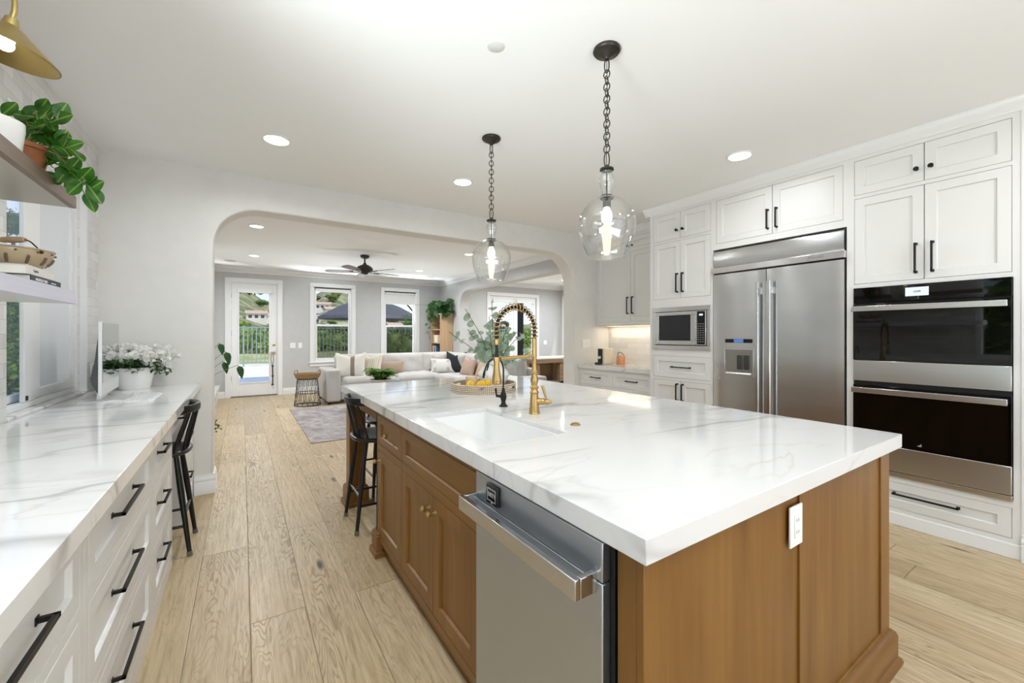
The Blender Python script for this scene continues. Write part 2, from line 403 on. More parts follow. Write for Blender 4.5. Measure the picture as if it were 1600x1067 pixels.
def thing(name, label, cat, loc=(0, 0, 0), group=None, kind=None):
    o = bpy.data.objects.new(name, None); COL.objects.link(o); o.location = loc; o.empty_display_size = 0.05
    ORG[o] = Vector(loc)
    if label: o['label'] = label
    if cat: o['category'] = cat
    if group: o['group'] = group
    if kind: o['kind'] = kind
    return o
def tag(o, label, cat, group=None):
    o['label'] = label; o['category'] = cat
    if group: o['group'] = group
    return o
def dup(root, loc, rz=None, label=None, group=None):
    def cp(o, par):
        c = o.copy(); COL.objects.link(c); ORG[c] = ORG.get(o, Vector())
        if par: c.parent = par
        for ch in list(o.children): cp(ch, c)
        return c
    r = cp(root, None); r.location = loc
    if rz is not None: r.rotation_euler = (0, 0, rz)
    if label: r['label'] = label
    if group: r['group'] = group
    return r
def struct(name, mb, m, **k): return mb.done(name, m, kind='structure', **k)
X, Y, Z = Vector((1, 0, 0)), Vector((0, 1, 0)), Vector((0, 0, 1))
def FR(O, U, N): return (Vector(O), Vector(U), Z.copy(), Vector(N))

def cells(cuts_a, cuts_b, holes):
    A = sorted(set(cuts_a)); B = sorted(set(cuts_b)); out = []
    for a0, a1 in zip(A, A[1:]):
        for b0, b1 in zip(B, B[1:]):
            ca, cb = (a0 + a1) / 2, (b0 + b1) / 2
            if any(h[0] < ca < h[1] and h[2] < cb < h[3] for h in holes): continue
            out.append((a0, a1, b0, b1))
    return out
def holed(mb, F, a0, a1, b0, b1, c0, c1, holes):
    ca = [a0, a1] + [h[i] for h in holes for i in (0, 1)]; cb = [b0, b1] + [h[i] for h in holes for i in (2, 3)]
    for q in cells([min(max(x, a0), a1) for x in ca], [min(max(x, b0), b1) for x in cb], holes): mb.obox(F, *q, c0, c1)
    return mb
def text(s, size, O, U, V, m, name, parent, depth=0.0006, align='LEFT', bold=False):
    cu = bpy.data.curves.new(name, 'FONT'); cu.body = s; cu.size = size; cu.extrude = depth; cu.align_x = align; cu.align_y = 'CENTER'
    if bold: cu.offset = size * 0.025
    t = bpy.data.objects.new(name, cu); COL.objects.link(t)
    bpy.context.view_layer.update()
    me = bpy.data.meshes.new_from_object(t.evaluated_get(bpy.context.evaluated_depsgraph_get()))
    COL.objects.unlink(t); bpy.data.objects.remove(t)
    U = Vector(U).normalized(); V = Vector(V).normalized(); Nn = U.cross(V); O = Vector(O) - ORG.get(parent, Vector())
    M = Matrix((U, V, Nn)).transposed().to_4x4(); M.translation = O
    me.transform(M); me.materials.clear(); me.materials.append(m)
    o = bpy.data.objects.new(name, me); COL.objects.link(o); o.parent = parent; ORG[o] = ORG.get(parent, Vector())
    return o

# ================================================================== THE SETTING
XL, YB, XR, HK, HL = -0.897, 4.256, 4.48, 2.70, 2.74
YF, XLR, XLL = 10.43, 4.50, -1.0
struct('floor', MB().box(-1.15, 8.0, -2.72, 10.55, -0.06, 0.0), M_floor)
struct('ceiling', MB().box(-1.02, 4.6, -2.72, 4.30, HK, HK + 0.1), M_ceil)
struct('ceiling_living', MB().box(-1.15, 4.62, 4.30, 10.6, HL, HL + 0.1), M_ceil)
struct('ceiling_family', MB().box(4.62, 8.05, 4.2, 10.6, HL, HL + 0.1), M_ceil)
WIN_L = (2.83, 3.98, 0.92, 2.395); WIN_L2 = (-0.95, 1.25, 1.0, 2.25)
struct('wall_left', holed(MB(), FR((XL, 0, 0), Y, -X), -2.72, YB + 0.1, 0, HK, 0, 0.13, [WIN_L, WIN_L2]), M_tile)
struct('wall_right', MB().box(XR, XR + 0.1, -2.72, YB + 0.1, 0, HK), M_wall)
struct('wall_rear', holed(MB(), FR((0, -2.6, 0), X, -Y), -1.02, 4.6, 0, HK, 0, 0.12, [(-0.5, 3.7, 0.25, 2.42)]), M_wall)

def arch_pts(a0, a1, o0, o1, top, r0, r1, zmax):
    p = [(a0, 0), (o0, 0)]
    for i in range(13):
        t = math.pi / 2 * i / 12; p.append((o0 + r0 - r0 * math.cos(t), top - r0 + r0 * math.sin(t)))
    for i in range(13):
        t = math.pi / 2 * i / 12; p.append((o1 - r1 + r1 * math.sin(t), top - r1 + r1 * math.cos(t)))
    return p + [(o1, 0), (a1, 0), (a1, zmax), (a0, zmax)]
struct('wall_back', MB().prism(FR((0, YB, 0), X, Y), arch_pts(-1.02, 4.6, -0.2026, 3.80, 2.412, 0.34, 0.42, 2.745), 0, 0.23), M_wall, bevel=0.014, bseg=3)
struct('wall_living_right', MB().prism(FR((XLR, 0, 0), Y, X), arch_pts(4.486, 10.58, 4.78, 9.25, 2.40, 0.36, 0.40, 2.745), 0, 0.24), M_lwall, bevel=0.014, bseg=3)
struct('wall_living_left', MB().box(XLL - 0.12, XLL, 4.486, 10.58, 0, 2.75), M_lwall)
DOOR = (-0.21, 0.66, 0.0, 2.43); WA = (1.385, 2.21, 0.70, 2.425); WB = (2.99, 3.815, 0.70, 2.425)
struct('wall_far', holed(MB(), FR((0, YF, 0), X, Y), -1.1, XLR, 0, 2.75, 0, 0.15, [DOOR, WA, WB]), M_lwall)
FD = (5.48, 7.01, 0.0, 2.365)
struct('wall_family_far', holed(MB(), FR((0, 9.45, 0), X, Y), 4.74, 8.0, 0, 2.75, 0, 0.15, [FD]), M_lwall)
struct('wall_family_right', holed(MB(), FR((7.9, 0, 0), Y, X), 4.2, 9.6, 0, 2.75, 0, 0.12, [(8.0, 9.25, 0.3, 2.35)]), M_lwall)
struct('wall_family_near', MB().box(4.6, 8.0, 4.2, 4.3, 0, 2.75), M_lwall)
struct('wall_side_return', MB().box(3.795, XR, 0.20, 0.3845, 0, HK), M_trim)

# ---- baseboards, crowns
def base_run(name, p0, p1, n, h=0.135):
    p0 = Vector(p0 + (0,)); p1 = Vector(p1 + (0,)); U = (p1 - p0); L = U.length; U.normalize(); N = Vector(n + (0,))
    prof = [(0, 0), (0.019, 0), (0.019, h * 0.62), (0.014, h * 0.66), (0.016, h * 0.72), (0.014, h * 0.83), (0.008, h * 0.88), (0.008, h), (0, h)]
    F = (p0, N, Z, U)
    return struct(name, MB().prism(F, prof, 0, L), M_trim)
base_run('baseboard_back', (-0.33, YB), (-0.1836, YB), (0, -1), 0.16)
base_run('baseboard_back_jamb', (-0.2026, YB), (-0.2026, YB + 0.23), (1, 0), 0.16)
base_run('baseboard_far', (-1.0, YF), (-0.30, YF), (0, -1), 0.14)
base_run('baseboard_far_mid', (0.755, YF), (XLR, YF), (0, -1), 0.14)
base_run('baseboard_living_right', (XLR, 9.25), (XLR, YF), (-1, 0), 0.14)
base_run('baseboard_side', (3.795, 0.20), (3.795, 0.384), (-1, 0), 0.15)
base_run('baseboard_family', (7.15, 9.45), (7.9, 9.45), (0, -1), 0.14)
CROWN = [(0, 0), (0.012, 0), (0.016, 0.022), (0.034, 0.03), (0.07, 0.068), (0.085, 0.074), (0.085, 0.088), (0.10, 0.09), (0.10, 0.11), (0, 0.11)]
def crown(name, p0, p1, n, ztop, prof=CROWN, m=None):
    p0 = Vector(p0 + (ztop - max(q[1] for q in prof),)); p1 = Vector(p1 + (p0.z,)); U = (p1 - p0); L = U.length; U.normalize()
    return struct(name, MB().prism((p0, Vector(n + (0,)), Z, U), prof, 0, L), m or M_trim)
crown('trim_1', (XLL, YF), (XLR, YF), (0, -1), HL)
crown('trim_2', (XLR, 4.486), (XLR, YF), (-1, 0), HL)
crown('trim_3', (4.74, 9.45), (7.9, 9.45), (0, -1), HL)
crown('trim_4', (7.9, 4.3), (7.9, 9.45), (-1, 0), HL)

# ---- kitchen window over the left counter
w = thing('window_1', None, None, (-0.96, 3.4, 0.935), kind='structure')
y0, y1, z0, z1 = 2.83, 3.98, 0.936, 2.395
F = FR((-0.985, 0, 0), Y, X)
holed(MB(), F, y0, y1, z0, z1, 0, 0.045, [(y0 + 0.035, y1 - 0.035, z0 + 0.03, z1 - 0.035)]).done('window_frame', M_trim, w, bevel=0.003)
holed(MB(), F, 3.286, y1 - 0.036, z0 + 0.031, z1 - 0.036, 0.003, 0.033, [(3.40, y1 - 0.075, z0 + 0.085, z1 - 0.085)]).done('fixed_sash', M_trim, w, bevel=0.003)
holed(MB(), F, y0 + 0.036, 3.42, z0 + 0.031, z1 - 0.036, -0.030, -0.002, [(y0 + 0.075, 3.36, z0 + 0.07, z1 - 0.07)]).done('sliding_sash', M_trim, w, bevel=0.003)
MB().obox(F, 3.158, 3.285, z0 + 0.031, z1 - 0.036, 0.026, 0.046).done('meeting_stile', M_trim, w, bevel=0.004)
MB().obox(F, 3.395, y1 - 0.07, z0 + 0.08, z1 - 0.08, 0.014, 0.020).done('pane', M_frost, w)
MB().obox(F, y0 + 0.07, 3.365, z0 + 0.065, z1 - 0.065, -0.018, -0.012).done('pane', M_pane, w)
MB().obox(F, 3.166, 3.180, z0 + 0.04, z0 + 0.065, 0.046, 0.054).done('latch', M_bronze, w, bevel=0.002)
MB().box(-1.0, XL + 0.006, y0, y1, 0.9205, 0.936).done('window_sill', M_quartzl, w, bevel=0.002)
tm = MB(); tm.box(XL - 0.03, XL + 0.003, y1 - 0.008, y1 + 0.008, 0.936, z1 + 0.008); tm.box(XL - 0.03, XL + 0.003, y0, y1 - 0.008, z1 - 0.006, z1 + 0.008)
tm.done('edge_trim', M_trim, w)
rv = MB(); rv.box(-0.94, XL - 0.0305, y1 - 0.006, y1 + 0.001, 0.937, z1); rv.done('tiled_reveal', M_tilex, w)

w = thing('window_4', None, None, (-0.96, 0.15, 1.0), kind='structure')
holed(MB(), F, -0.95, 1.25, 1.0, 2.25, 0, 0.05, [(-0.9, 0.13, 1.05, 2.2), (0.18, 1.2, 1.05, 2.2)]).done('window_frame', M_trim, w, bevel=0.003)
MB().obox(F, -0.92, 1.22, 1.03, 2.22, 0.02, 0.026).done('pane', M_pane, w)
w = thing('fill_window', None, None, (1.6, -2.66, 0.25), kind='structure')  # unseen rear window, added to let fill light in
F2 = FR((0, -2.70, 0), X, Y)
holed(MB(), F2, -0.5, 3.7, 0.25, 2.42, 0, 0.05, [(-0.44, 0.86, 0.31, 2.36), (0.93, 2.27, 0.31, 2.36), (2.34, 3.64, 0.31, 2.36)]).done('window_frame', M_trim, w, bevel=0.003)

# ---- double-hung windows of the living room
def hung(name, W_, shade_z):
    x0, x1, z0, z1 = W_; r = thing(name, None, None, ((x0 + x1) / 2, YF, z0), kind='structure')
    F = FR((0, YF, 0), X, -Y); cs = 0.088
    mb = holed(MB(), F, x0 - cs, x1 + cs, z0, z1 + cs, 0, 0.022, [(x0, x1, z0 - 1, z1)])
    mb.done('casing', M_trim, r, bevel=0.003)
    MB().obox(F, x0 - cs - 0.012, x1 + cs + 0.012, z0 - 0.03, z0, -0.02, 0.045).done('window_sill', M_trim, r, bevel=0.004)
    MB().obox(F, x0 - cs, x1 + cs, z0 - 0.106, z0 - 0.03, 0, 0.018).done('apron', M_trim, r, bevel=0.003)
    zm = 1.535
    holed(MB(), F, x0, x1, z0, z1, -0.12, 0.0, [(x0 + 0.03, x1 - 0.03, z0 + 0.03, z1 - 0.03)]).done('window_frame', M_trim, r)
    holed(MB(), F, x0 + 0.03, x1 - 0.03, zm, z1 - 0.03, -0.10, -0.07, [(x0 + 0.06, x1 - 0.06, zm + 0.035, z1 - 0.06)]).done('upper_sash', M_trim, r, bevel=0.003)
    holed(MB(), F, x0 + 0.03, x1 - 0.03, z0 + 0.03, zm + 0.03, -0.07, -0.035, [(x0 + 0.07, x1 - 0.07, z0 + 0.08, zm - 0.015)]).done('lower_sash', M_trim, r, bevel=0.003)
    MB().obox(F, x0 + 0.05, x1 - 0.05, zm + 0.03, z1 - 0.05, -0.088, -0.084).done('pane', M_pane, r)
    MB().obox(F, x0 + 0.06, x1 - 0.06, z0 + 0.07, zm - 0.01, -0.054, -0.050).done('pane', M_pane, r)
    MB().obox(F, x0 + 0.03, x1 - 0.03, z0 + 0.03, zm, -0.112, -0.110).done('insect_screen', M_screen, r)
    sh = MB(); sh.obox(F, x0 + 0.012, x1 - 0.012, z1 - 0.075, z1 - 0.004, -0.06, 0.0).obox(F, x0 + 0.03, x1 - 0.03, shade_z, z1 - 0.07, -0.032, -0.028).obox(F, x0 + 0.03, x1 - 0.03, shade_z - 0.012, shade_z + 0.012, -0.036, -0.024)
    sh.done('roller_shade', M_trim, r, bevel=0.002)
hung('window_2', WA, WA[3] - 0.09)
hung('window_3', WB, 2.11)
w = thing('window_6', None, None, (7.9, 8.6, 0.3), kind='structure')
F3 = FR((7.9, 0, 0), Y, -X)
holed(MB(), F3, 7.91, 9.34, 0.2, 2.44, 0, 0.022, [(8.0, 9.25, 0.3, 2.35)]).done('casing', M_trim, w, bevel=0.003)
holed(MB(), F3, 8.0, 9.25, 0.3, 2.35, -0.1, -0.04, [(8.05, 8.6, 0.35, 2.3), (8.65, 9.2, 0.35, 2.3)]).done('window_frame', M_trim, w)
MB().obox(F3, 8.03, 9.22, 0.33, 2.32, -0.075, -0.07).done('pane', M_pane, w)

# ---- patio door
d = thing('door_1', None, None, (0.22, YF, 0), kind='structure')
F = FR((0, YF, 0), X, -Y); x0, x1, z1 = DOOR[0], DOOR[1], DOOR[3]
holed(MB(), F, x0 - 0.09, x1 + 0.09, 0, z1 + 0.09, 0, 0.024, [(x0, x1, -1, z1)]).done('casing', M_trim, d, bevel=0.004)
holed(MB(), F, x0, x1, 0, z1, -0.13, -0.004, [(x0 + 0.02, x1 - 0.02, 0.015, z1 - 0.02)]).done('door_frame', M_trim, d)
G = (x0 + 0.155, x1 - 0.165, 0.30, 2.22)
holed(MB(), F, x0 + 0.024, x1 - 0.024, 0.02, z1 - 0.024, -0.060, -0.015, [G]).done('door_leaf', M_trim, d, bevel=0.003)
holed(MB(), F, G[0] - 0.022, G[1] + 0.022, G[2] - 0.022, G[3] + 0.022, -0.015, -0.006, [(G[0] + 0.004, G[1] - 0.004, G[2] + 0.004, G[3] - 0.004)]).done('glazing_bead', M_trim, d, bevel=0.003)
MB().obox(F, G[0] - 0.005, G[1] + 0.005, G[2] - 0.005, G[3] + 0.005, -0.040, -0.034).done('pane', M_pane, d)
MB().obox(F, G[0] - 0.03, G[1] + 0.05, G[3] - 0.005, G[3] + 0.085, -0.008, 0.04).done('blind_cassette', M_trim, d, bevel=0.004)
hx = x1 - 0.075
MB().lathe([(0, 0.0), (0.03, 0.0), (0.03, 0.008), (0.022, 0.012), (0, 0.014)], (hx, YF + 0.014, 1.10), 18, (0, -1, 0)).done('deadbolt', M_brassl, d)
h_ = MB().lathe([(0, 0), (0.032, 0), (0.032, 0.008), (0.012, 0.012), (0.011, 0.045), (0, 0.045)], (hx, YF + 0.014, 0.93), 18, (0, -1, 0))
h_.tube([(hx, YF - 0.026, 0.93), (hx - 0.05, YF - 0.03, 0.93), (hx - 0.11, YF - 0.024, 0.928)], [0.011, 0.010, 0.008], 10).done('lever_handle', M_brassl, d)
MB().obox(F, x0 + 0.01, x1 - 0.01, 0.0, 0.018, -0.13, 0.02).done('threshold', M_rubber, d)
for zz in (0.35, 1.3, 2.1): MB().tube([(x0 + 0.022, YF + 0.012, zz), (x0 + 0.022, YF + 0.012, zz + 0.1)], 0.007, 8).done('hinge', M_steelh, d)

# ---- french doors of the family room
d = thing('door_2', None, None, (6.25, 9.45, 0), kind='structure')
F = FR((0, 9.45, 0), X, -Y); x0, x1, z1 = FD[0], FD[1], FD[3]; xm = (x0 + x1) / 2
holed(MB(), F, x0 - 0.09, x1 + 0.09, 0, z1 + 0.09, 0, 0.024, [(x0, x1, -1, z1)]).done('casing', M_trim, d, bevel=0.004)
for a0, a1 in ((x0 + 0.01, xm - 0.003), (xm + 0.003, x1 - 0.01)):
    g = (a0 + 0.125, a1 - 0.125, 0.30, 2.20)
    holed(MB(), F, a0, a1, 0.015, z1 - 0.01, -0.06, -0.012, [g]).done('door_leaf', M_trim, d, bevel=0.003)
    MB().obox(F, g[0] - 0.005, g[1] + 0.005, g[2], g[3], -0.04, -0.034).done('pane', M_pane, d)
    MB().obox(F, g[0] - 0.05, g[1] + 0.05, g[3] - 0.005, g[3] + 0.09, -0.006, 0.04).done('blind_cassette', M_trim, d, bevel=0.004)
MB().tube([(xm - 0.05, 9.45 + 0.01, 1.0), (xm - 0.05, 9.41, 1.0), (xm - 0.13, 9.41, 1.0)], 0.01, 8).done('lever_handle', M_bronze, d)

# ================================================================== OUTSIDE
def ground_mat(name, c1, c2, sc): return noisy(name, c1, c2, sc, 0.9, bump=0.3)
M_patio = ground_mat('pale_paving', '#d9d3c8', '#cbc4b8', 1.5)
M_band = ground_mat('blue_grey_band', '#7b8696', '#8f99a6', 2.0)
M_grass = noisy('dry_grass', '#7f8a4a', '#b0a878', 0.9, 0.95, bump=0.6, detail=8)
M_hill, n = mnodes('hillside_scrub', rough=0.95)
f1 = n.noise(n.pos(), 0.05, 9, 0.65); f2 = n.noise(n.pos(), 0.16, 5, 0.6)
n.set(Base_Color=n.mix(n.ramp(f2, [(0.46, (0, 0, 0)), (0.56, (1, 1, 1))]), n.ramp(f1, [(0.35, S('#a09574')), (0.65, S('#87865f'))]), S('#5a6443')))
struct('patio', MB().box(-9, 16, 10.58, 22.5, -0.2, -0.03), M_patio)
struct('patio_band', MB().box(-4, 1.6, 13.4, 15.4, -0.1, -0.02), M_band)  # blue-grey strip set across the pale patio
struct('side_yard_ground', MB().box(-9, -1.15, -6, 10.58, -0.2, -0.05), M_patio)
def hgt(x, y):
    t = min(1.0, max(0.0, (y - 90) / 240)); t = t * t * (3 - 2 * t)
    az = math.atan2(x, y)
    crest = 12 + 22 * math.exp(-((az - 0.168) / 0.06) ** 2) + 24 * math.exp(-((az + 0.03) / 0.075) ** 2)
    nn = mnoise.fractal(Vector((x * 0.02, y * 0.02, 3.1)), 1.0, 2.0, 5)
    if y > 345: t *= max(0.5, 1 - (y - 345) / 200)
    return -0.3 + max(0, crest * t) + nn * 3.5 * t + mnoise.noise(Vector((x * 0.2, y * 0.2, 0))) * 0.25 * min(1, max(0, (y - 24) / 20))
mb = MB(); NX, NY = 130, 120; g = []
for j in range(NY + 1):
    y = 22.4 + (j / NY) ** 1.6 * 400; rowv = []
    for i in range(NX + 1):
        x = -0.25 * y - 20 + i / NX * (1.25 * y + 60); rowv.append(mb.v((x, y, hgt(x, y) - (0.03 if j else 0.1))))
    g.append(rowv)
for j in range(NY):
    for i in range(NX): mb.face([g[j][i], g[j][i + 1], g[j + 1][i + 1], g[j + 1][i]])
o = mb.done('hillside', [M_hill, M_grass], recalc=False, kind='structure')
for p in o.data.polygons:
    if p.center.y < 60: p.material_index = 1

# fence: rails, posts and picket panels
fe = thing('iron_fence', 'dark iron picket fence across the back of the patio', 'fence', (4, 21, -0.03))
M_fence = mat('fence_paint', '#8b9da2', 0.5, 0.3)
xs = [-7 + 2.35 * i for i in range(10)]
for i, x in enumerate(xs):
    MB().box(x - 0.03, x + 0.03, 20.97, 21.03, -0.03, 1.72).done('post', M_fence, fe)
    if i < len(xs) - 1:
        m_ = MB(); k = 15
        m_.box(x, x + 2.35, 20.985, 21.015, 1.62, 1.66).box(x, x + 2.35, 20.985, 21.015, 0.10, 0.14)
        for q in range(1, k): m_.box(x + 2.35 * q / k - 0.015, x + 2.35 * q / k + 0.015, 20.991, 21.009, 0.1, 1.65)
        m_.done('picket_panel', M_fence, fe)

def blob(name, label, cat, loc, r, m, seed, group=None, trunk=True, flat=0.8, n_=900, lf=0.16):
    rnd = random.Random(seed)
    t = thing(name, label, cat, loc, group)
    mb = MB(); L = Vector(loc)
    lob = [(Vector((rnd.uniform(-.6, .6), rnd.uniform(-.6, .6), rnd.uniform(0.5, 1.15))) * r, r * rnd.uniform(0.4, 0.7)) for _ in range(8)]
    for c_, rr in lob: mb.ball(L + c_, rr * 0.8, 8, 6, (1, 1, flat))
    for _ in range(n_):
        c_, rr = rnd.choice(lob)
        dd = Vector((rnd.gauss(0, 1), rnd.gauss(0, 1), rnd.gauss(0, 1))).normalized()
        p = L + c_ + Vector((dd.x, dd.y, dd.z * flat)) * rr * rnd.uniform(0.75, 1.05)
        s_ = lf * r * rnd.uniform(0.6, 1.3)
        mb.leaf(p, (dd + Vector((rnd.uniform(-1, 1), rnd.uniform(-1, 1), rnd.uniform(-1, 1)))), dd, s_, s_ * 0.7, 'diamond', 0.1, 0.05, 2)
    mb.done('foliage', m, t, recalc=False)
    if trunk: MB().tube([L, L + Vector((0, 0, r * 0.7))], [r * 0.10, r * 0.06], 7).done('trunk', M_twig, t)
    return t
M_tree1 = noisy('tree_leaves_olive', '#4c6130', '#7c8c4c', 3, 0.8)
M_tree2 = noisy('tree_leaves_dark', '#2c4022', '#50663a', 3, 0.8)
M_tree3 = noisy('tree_leaves_bright', '#66822e', '#94a74c', 3, 0.8)
M_brush = noisy('brush_leaves', '#566b2e', '#98ab5c', 0.35, 0.85)
protos = [blob('hill_tree', 'olive green tree on the hillside beyond the fence', 'tree', (0, 0, 0), 2.2, M_tree1, 1, 'olive trees on the hillside'),
          blob('hill_tree', 'dark green tree on the hillside beyond the fence', 'tree', (0, 0, 0), 2.4, M_tree2, 2, 'dark trees on the hillside'),
          blob('hill_tree', 'bright green bushy tree on the hillside beyond the fence', 'tree', (0, 0, 0), 2.0, M_tree3, 3, 'bright trees on the hillside')]
rnd = random.Random(11); used = set(); spots = []; placed = []
def free(x, y, r):
    if any((x - a) ** 2 + (y - b) ** 2 < (r + c) ** 2 for a, b, c in placed): return False
    placed.append((x, y, r)); return True
# houses on the slope
M_stucco = mat('pale_stucco', '#e8dfd2', 0.9); M_roof = noisy('clay_roof', '#a98c7a', '#bda391', 4, 0.9); M_win = mat('dark_house_window', '#3a4250', 0.2)
def house(loc, w_, dp, h_, label, group):
    t = thing('hill_house', label, 'house', loc, group); L = Vector(loc)
    MB().box(L.x - w_ / 2, L.x + w_ / 2, L.y - dp / 2, L.y + dp / 2, L.z - 1.5, L.z + h_).done('walls', M_stucco, t)
    e = 0.4; ff = (Vector((L.x - w_ / 2 - e, L.y, L.z + h_)), Y.copy(), Z.copy(), X.copy())
    MB().prism(ff, [(-dp / 2 - e, 0), (dp / 2 + e, 0), (0, 1.2)], 0, w_ + 2 * e).done('roof', M_roof, t)
    for q in (-0.3, 0.0, 0.3): MB().box(L.x + w_ * q - 0.5, L.x + w_ * q + 0.5, L.y - dp / 2 - 0.06, L.y - dp / 2 + 0.02, L.z + h_ * 0.4, L.z + h_ * 0.8).done('window', M_win, t)
    return t
hp = house((0, 0, 0), 6.0, 5, 2.4, 'pale stucco house with clay roof on the distant hillside', 'stucco houses on the hillside')
first = True
for a, dd in [(-0.050, 165), (-0.012, 158), (0.025, 168), (-0.028, 185), (0.008, 190), (0.045, 182), (-0.045, 206), (-0.008, 212), (0.125, 160), (0.170, 172), (0.205, 162), (0.150, 190), (0.235, 180), (0.30, 170), (0.505, 150), (0.545, 160), (0.575, 152)]:
    x, y = math.tan(a) * dd, dd
    if not free(x, y, 6): continue
    loc = (x, y, hgt(x, y) + 0.4)
    if first: hp.location = loc; first = False
    else: dup(hp, loc, rnd.uniform(-0.4, 0.4))
def tree_at(a, dd, k, s_):
    x = math.tan(a) * dd
    if free(x, dd, 2.9 * s_): spots.append((x, dd, k, s_))
for a, dd, k, s_ in ((0.212, 320, 1, 2.0), (-0.012, 322, 1, 2.4), (0.006, 326, 1, 2.2), (0.022, 330, 1, 1.9)): tree_at(a, dd, k, s_)
for i in range(150): tree_at(rnd.uniform(-0.09, 0.62), rnd.uniform(64, 150), rnd.choice((0, 1, 2)), rnd.uniform(0.7, 1.25))
for i in range(70):
    tree_at(rnd.uniform(-0.07, 0.62), rnd.uniform(128, 156), rnd.choice((0, 1, 2)), rnd.uniform(0.4, 0.75))
for i in range(90): tree_at(rnd.uniform(-0.07, 0.60), rnd.uniform(150, 270), rnd.choice((0, 0, 1)), rnd.uniform(0.8, 1.5))
for x, y, k, s_ in spots:
    loc = (x, y, hgt(x, y) - 0.3)
    if k in used: o = dup(protos[k], loc, rnd.uniform(0, 6.28))
    else: o = protos[k]; o.location = loc; used.add(k)
    o.scale = (s_, s_, s_ * rnd.uniform(0.75, 1.0))
# uncountable brush belt beyond the lawn, seen through the lower panes
mb = MB(); rb_ = random.Random(77)
for i in range(9000):
    a = rb_.uniform(-0.11, 0.64); dd = 44 + 13 * rb_.random() ** 1.5; x = math.tan(a) * dd
    top_ = 1.2 + 0.9 * mnoise.noise(Vector((x * 0.35, dd * 0.3, 5.0))) + 0.05 * (dd - 44)
    zz = hgt(x, dd) + max(0.3, top_) * rb_.random() ** 0.6; s_ = rb_.uniform(0.35, 0.75)
    mb.leaf((x, dd, zz), Vector((rb_.uniform(-1, 1), rb_.uniform(-1, .2), rb_.uniform(-.2, 1))), Vector((rb_.uniform(-.6, .6), -1, rb_.uniform(0, 1))), s_, s_ * 0.55, 'diamond', 0.2, 0.1, 2)
o = mb.done('brush', M_brush, None, (5, 50, 0), recalc=False); o['kind'] = 'stuff'; o['label'] = 'dense green brush growing behind the back fence'; o['category'] = 'brush'

# cantilever parasol on the patio
um = thing('patio_umbrella', 'large charcoal parasol standing on the patio beyond the windows', 'umbrella', (3.42, 13.6, -0.03))
M_canopy = mat('charcoal_canvas', '#4a4b50', 0.9)
C0 = Vector((3.42, 13.6, 0)); mb = MB(); k = 8
rim = [C0 + Vector((math.cos(2 * math.pi * (i + .5) / k) * 1.55, math.sin(2 * math.pi * (i + .5) / k) * 1.55, 1.90)) for i in range(k)]
top = [C0 + Vector((math.cos(2 * math.pi * (i + .5) / k) * 0.32, math.sin(2 * math.pi * (i + .5) / k) * 0.32, 2.46)) for i in range(k)]
midr = [a.lerp(b, 0.5) + Vector((0, 0, 0.05)) for a, b in zip(rim, top)]
for A, B in ((rim, midr), (midr, top)):
    va = [mb.v(p) for p in A]; vb = [mb.v(p) for p in B]
    for i in range(k): mb.face([va[i], va[(i + 1) % k], vb[(i + 1) % k], vb[i]])
vr = [mb.v(p) for p in rim]; vl = [mb.v(p - Vector((0, 0, 0.09))) for p in rim]
for i in range(k): mb.face([vl[i], vl[(i + 1) % k], vr[(i + 1) % k], vr[i]])
mb.done('canopy', M_canopy, um, recalc=False)
MB().lathe([(0.45, 2.50), (0.42, 2.51), (0.0, 2.60)], C0, 8).done('vent_cap', M_canopy, um)
MB().tube([C0 + Vector((1.95, 0.3, 0)), C0 + Vector((1.95, 0.3, 2.1)), C0 + Vector((1.2, 0.2, 2.75)), C0 + Vector((0, 0, 2.56))], 0.035, 8).done('mast_arm', M_black, um)
MB().tube([C0 + Vector((1.95, 0.3, 1.7)), C0 + Vector((1.0, 0.15, 2.68))], 0.025, 8).done('strut', M_black, um)
MB().box(C0.x + 1.5, C0.x + 2.4, C0.y - 0.15, C0.y + 0.75, -0.03, 0.06).done('base', M_black, um, bevel=0.01)
for i in range(k): MB().tube([top[i] - Vector((0, 0, .02)), rim[i] - Vector((0, 0, .02))], 0.012, 5).done('rib', M_black, um)
# yellow-green shrub near the right edge of the far window
blob('yard_shrub', 'yellow-green shrub by the fence behind the umbrella', 'shrub', (6.55, 19.6, -0.03), 0.75, M_tree3, 9, trunk=True, n_=700)
# dark pergola post outside the french doors
pp = thing('patio_post', 'dark square post standing outside the french doors', 'post', (7.40, 10.9, -0.03))
MB().box(7.295, 7.505, 10.80, 11.0, -0.03, 3.2).done('shaft', M_black, pp); MB().box(7.25, 7.55, 10.75, 11.05, -0.03, 0.12).done('base', M_black, pp)
for k_, (sx_, sy_, sr) in enumerate([(5.9, 17.5, 0.95), (7.9, 14.8, 0.5), (9.4, 17.0, 0.8)]):
    blob('yard_shrub', ['rounded green shrub seen through left french door', 'small green shrub beside the dark patio post', 'green shrub at the right end of the back yard'][k_], 'shrub', (sx_, sy_, -0.03), sr, M_tree1, 20 + k_, n_=500)

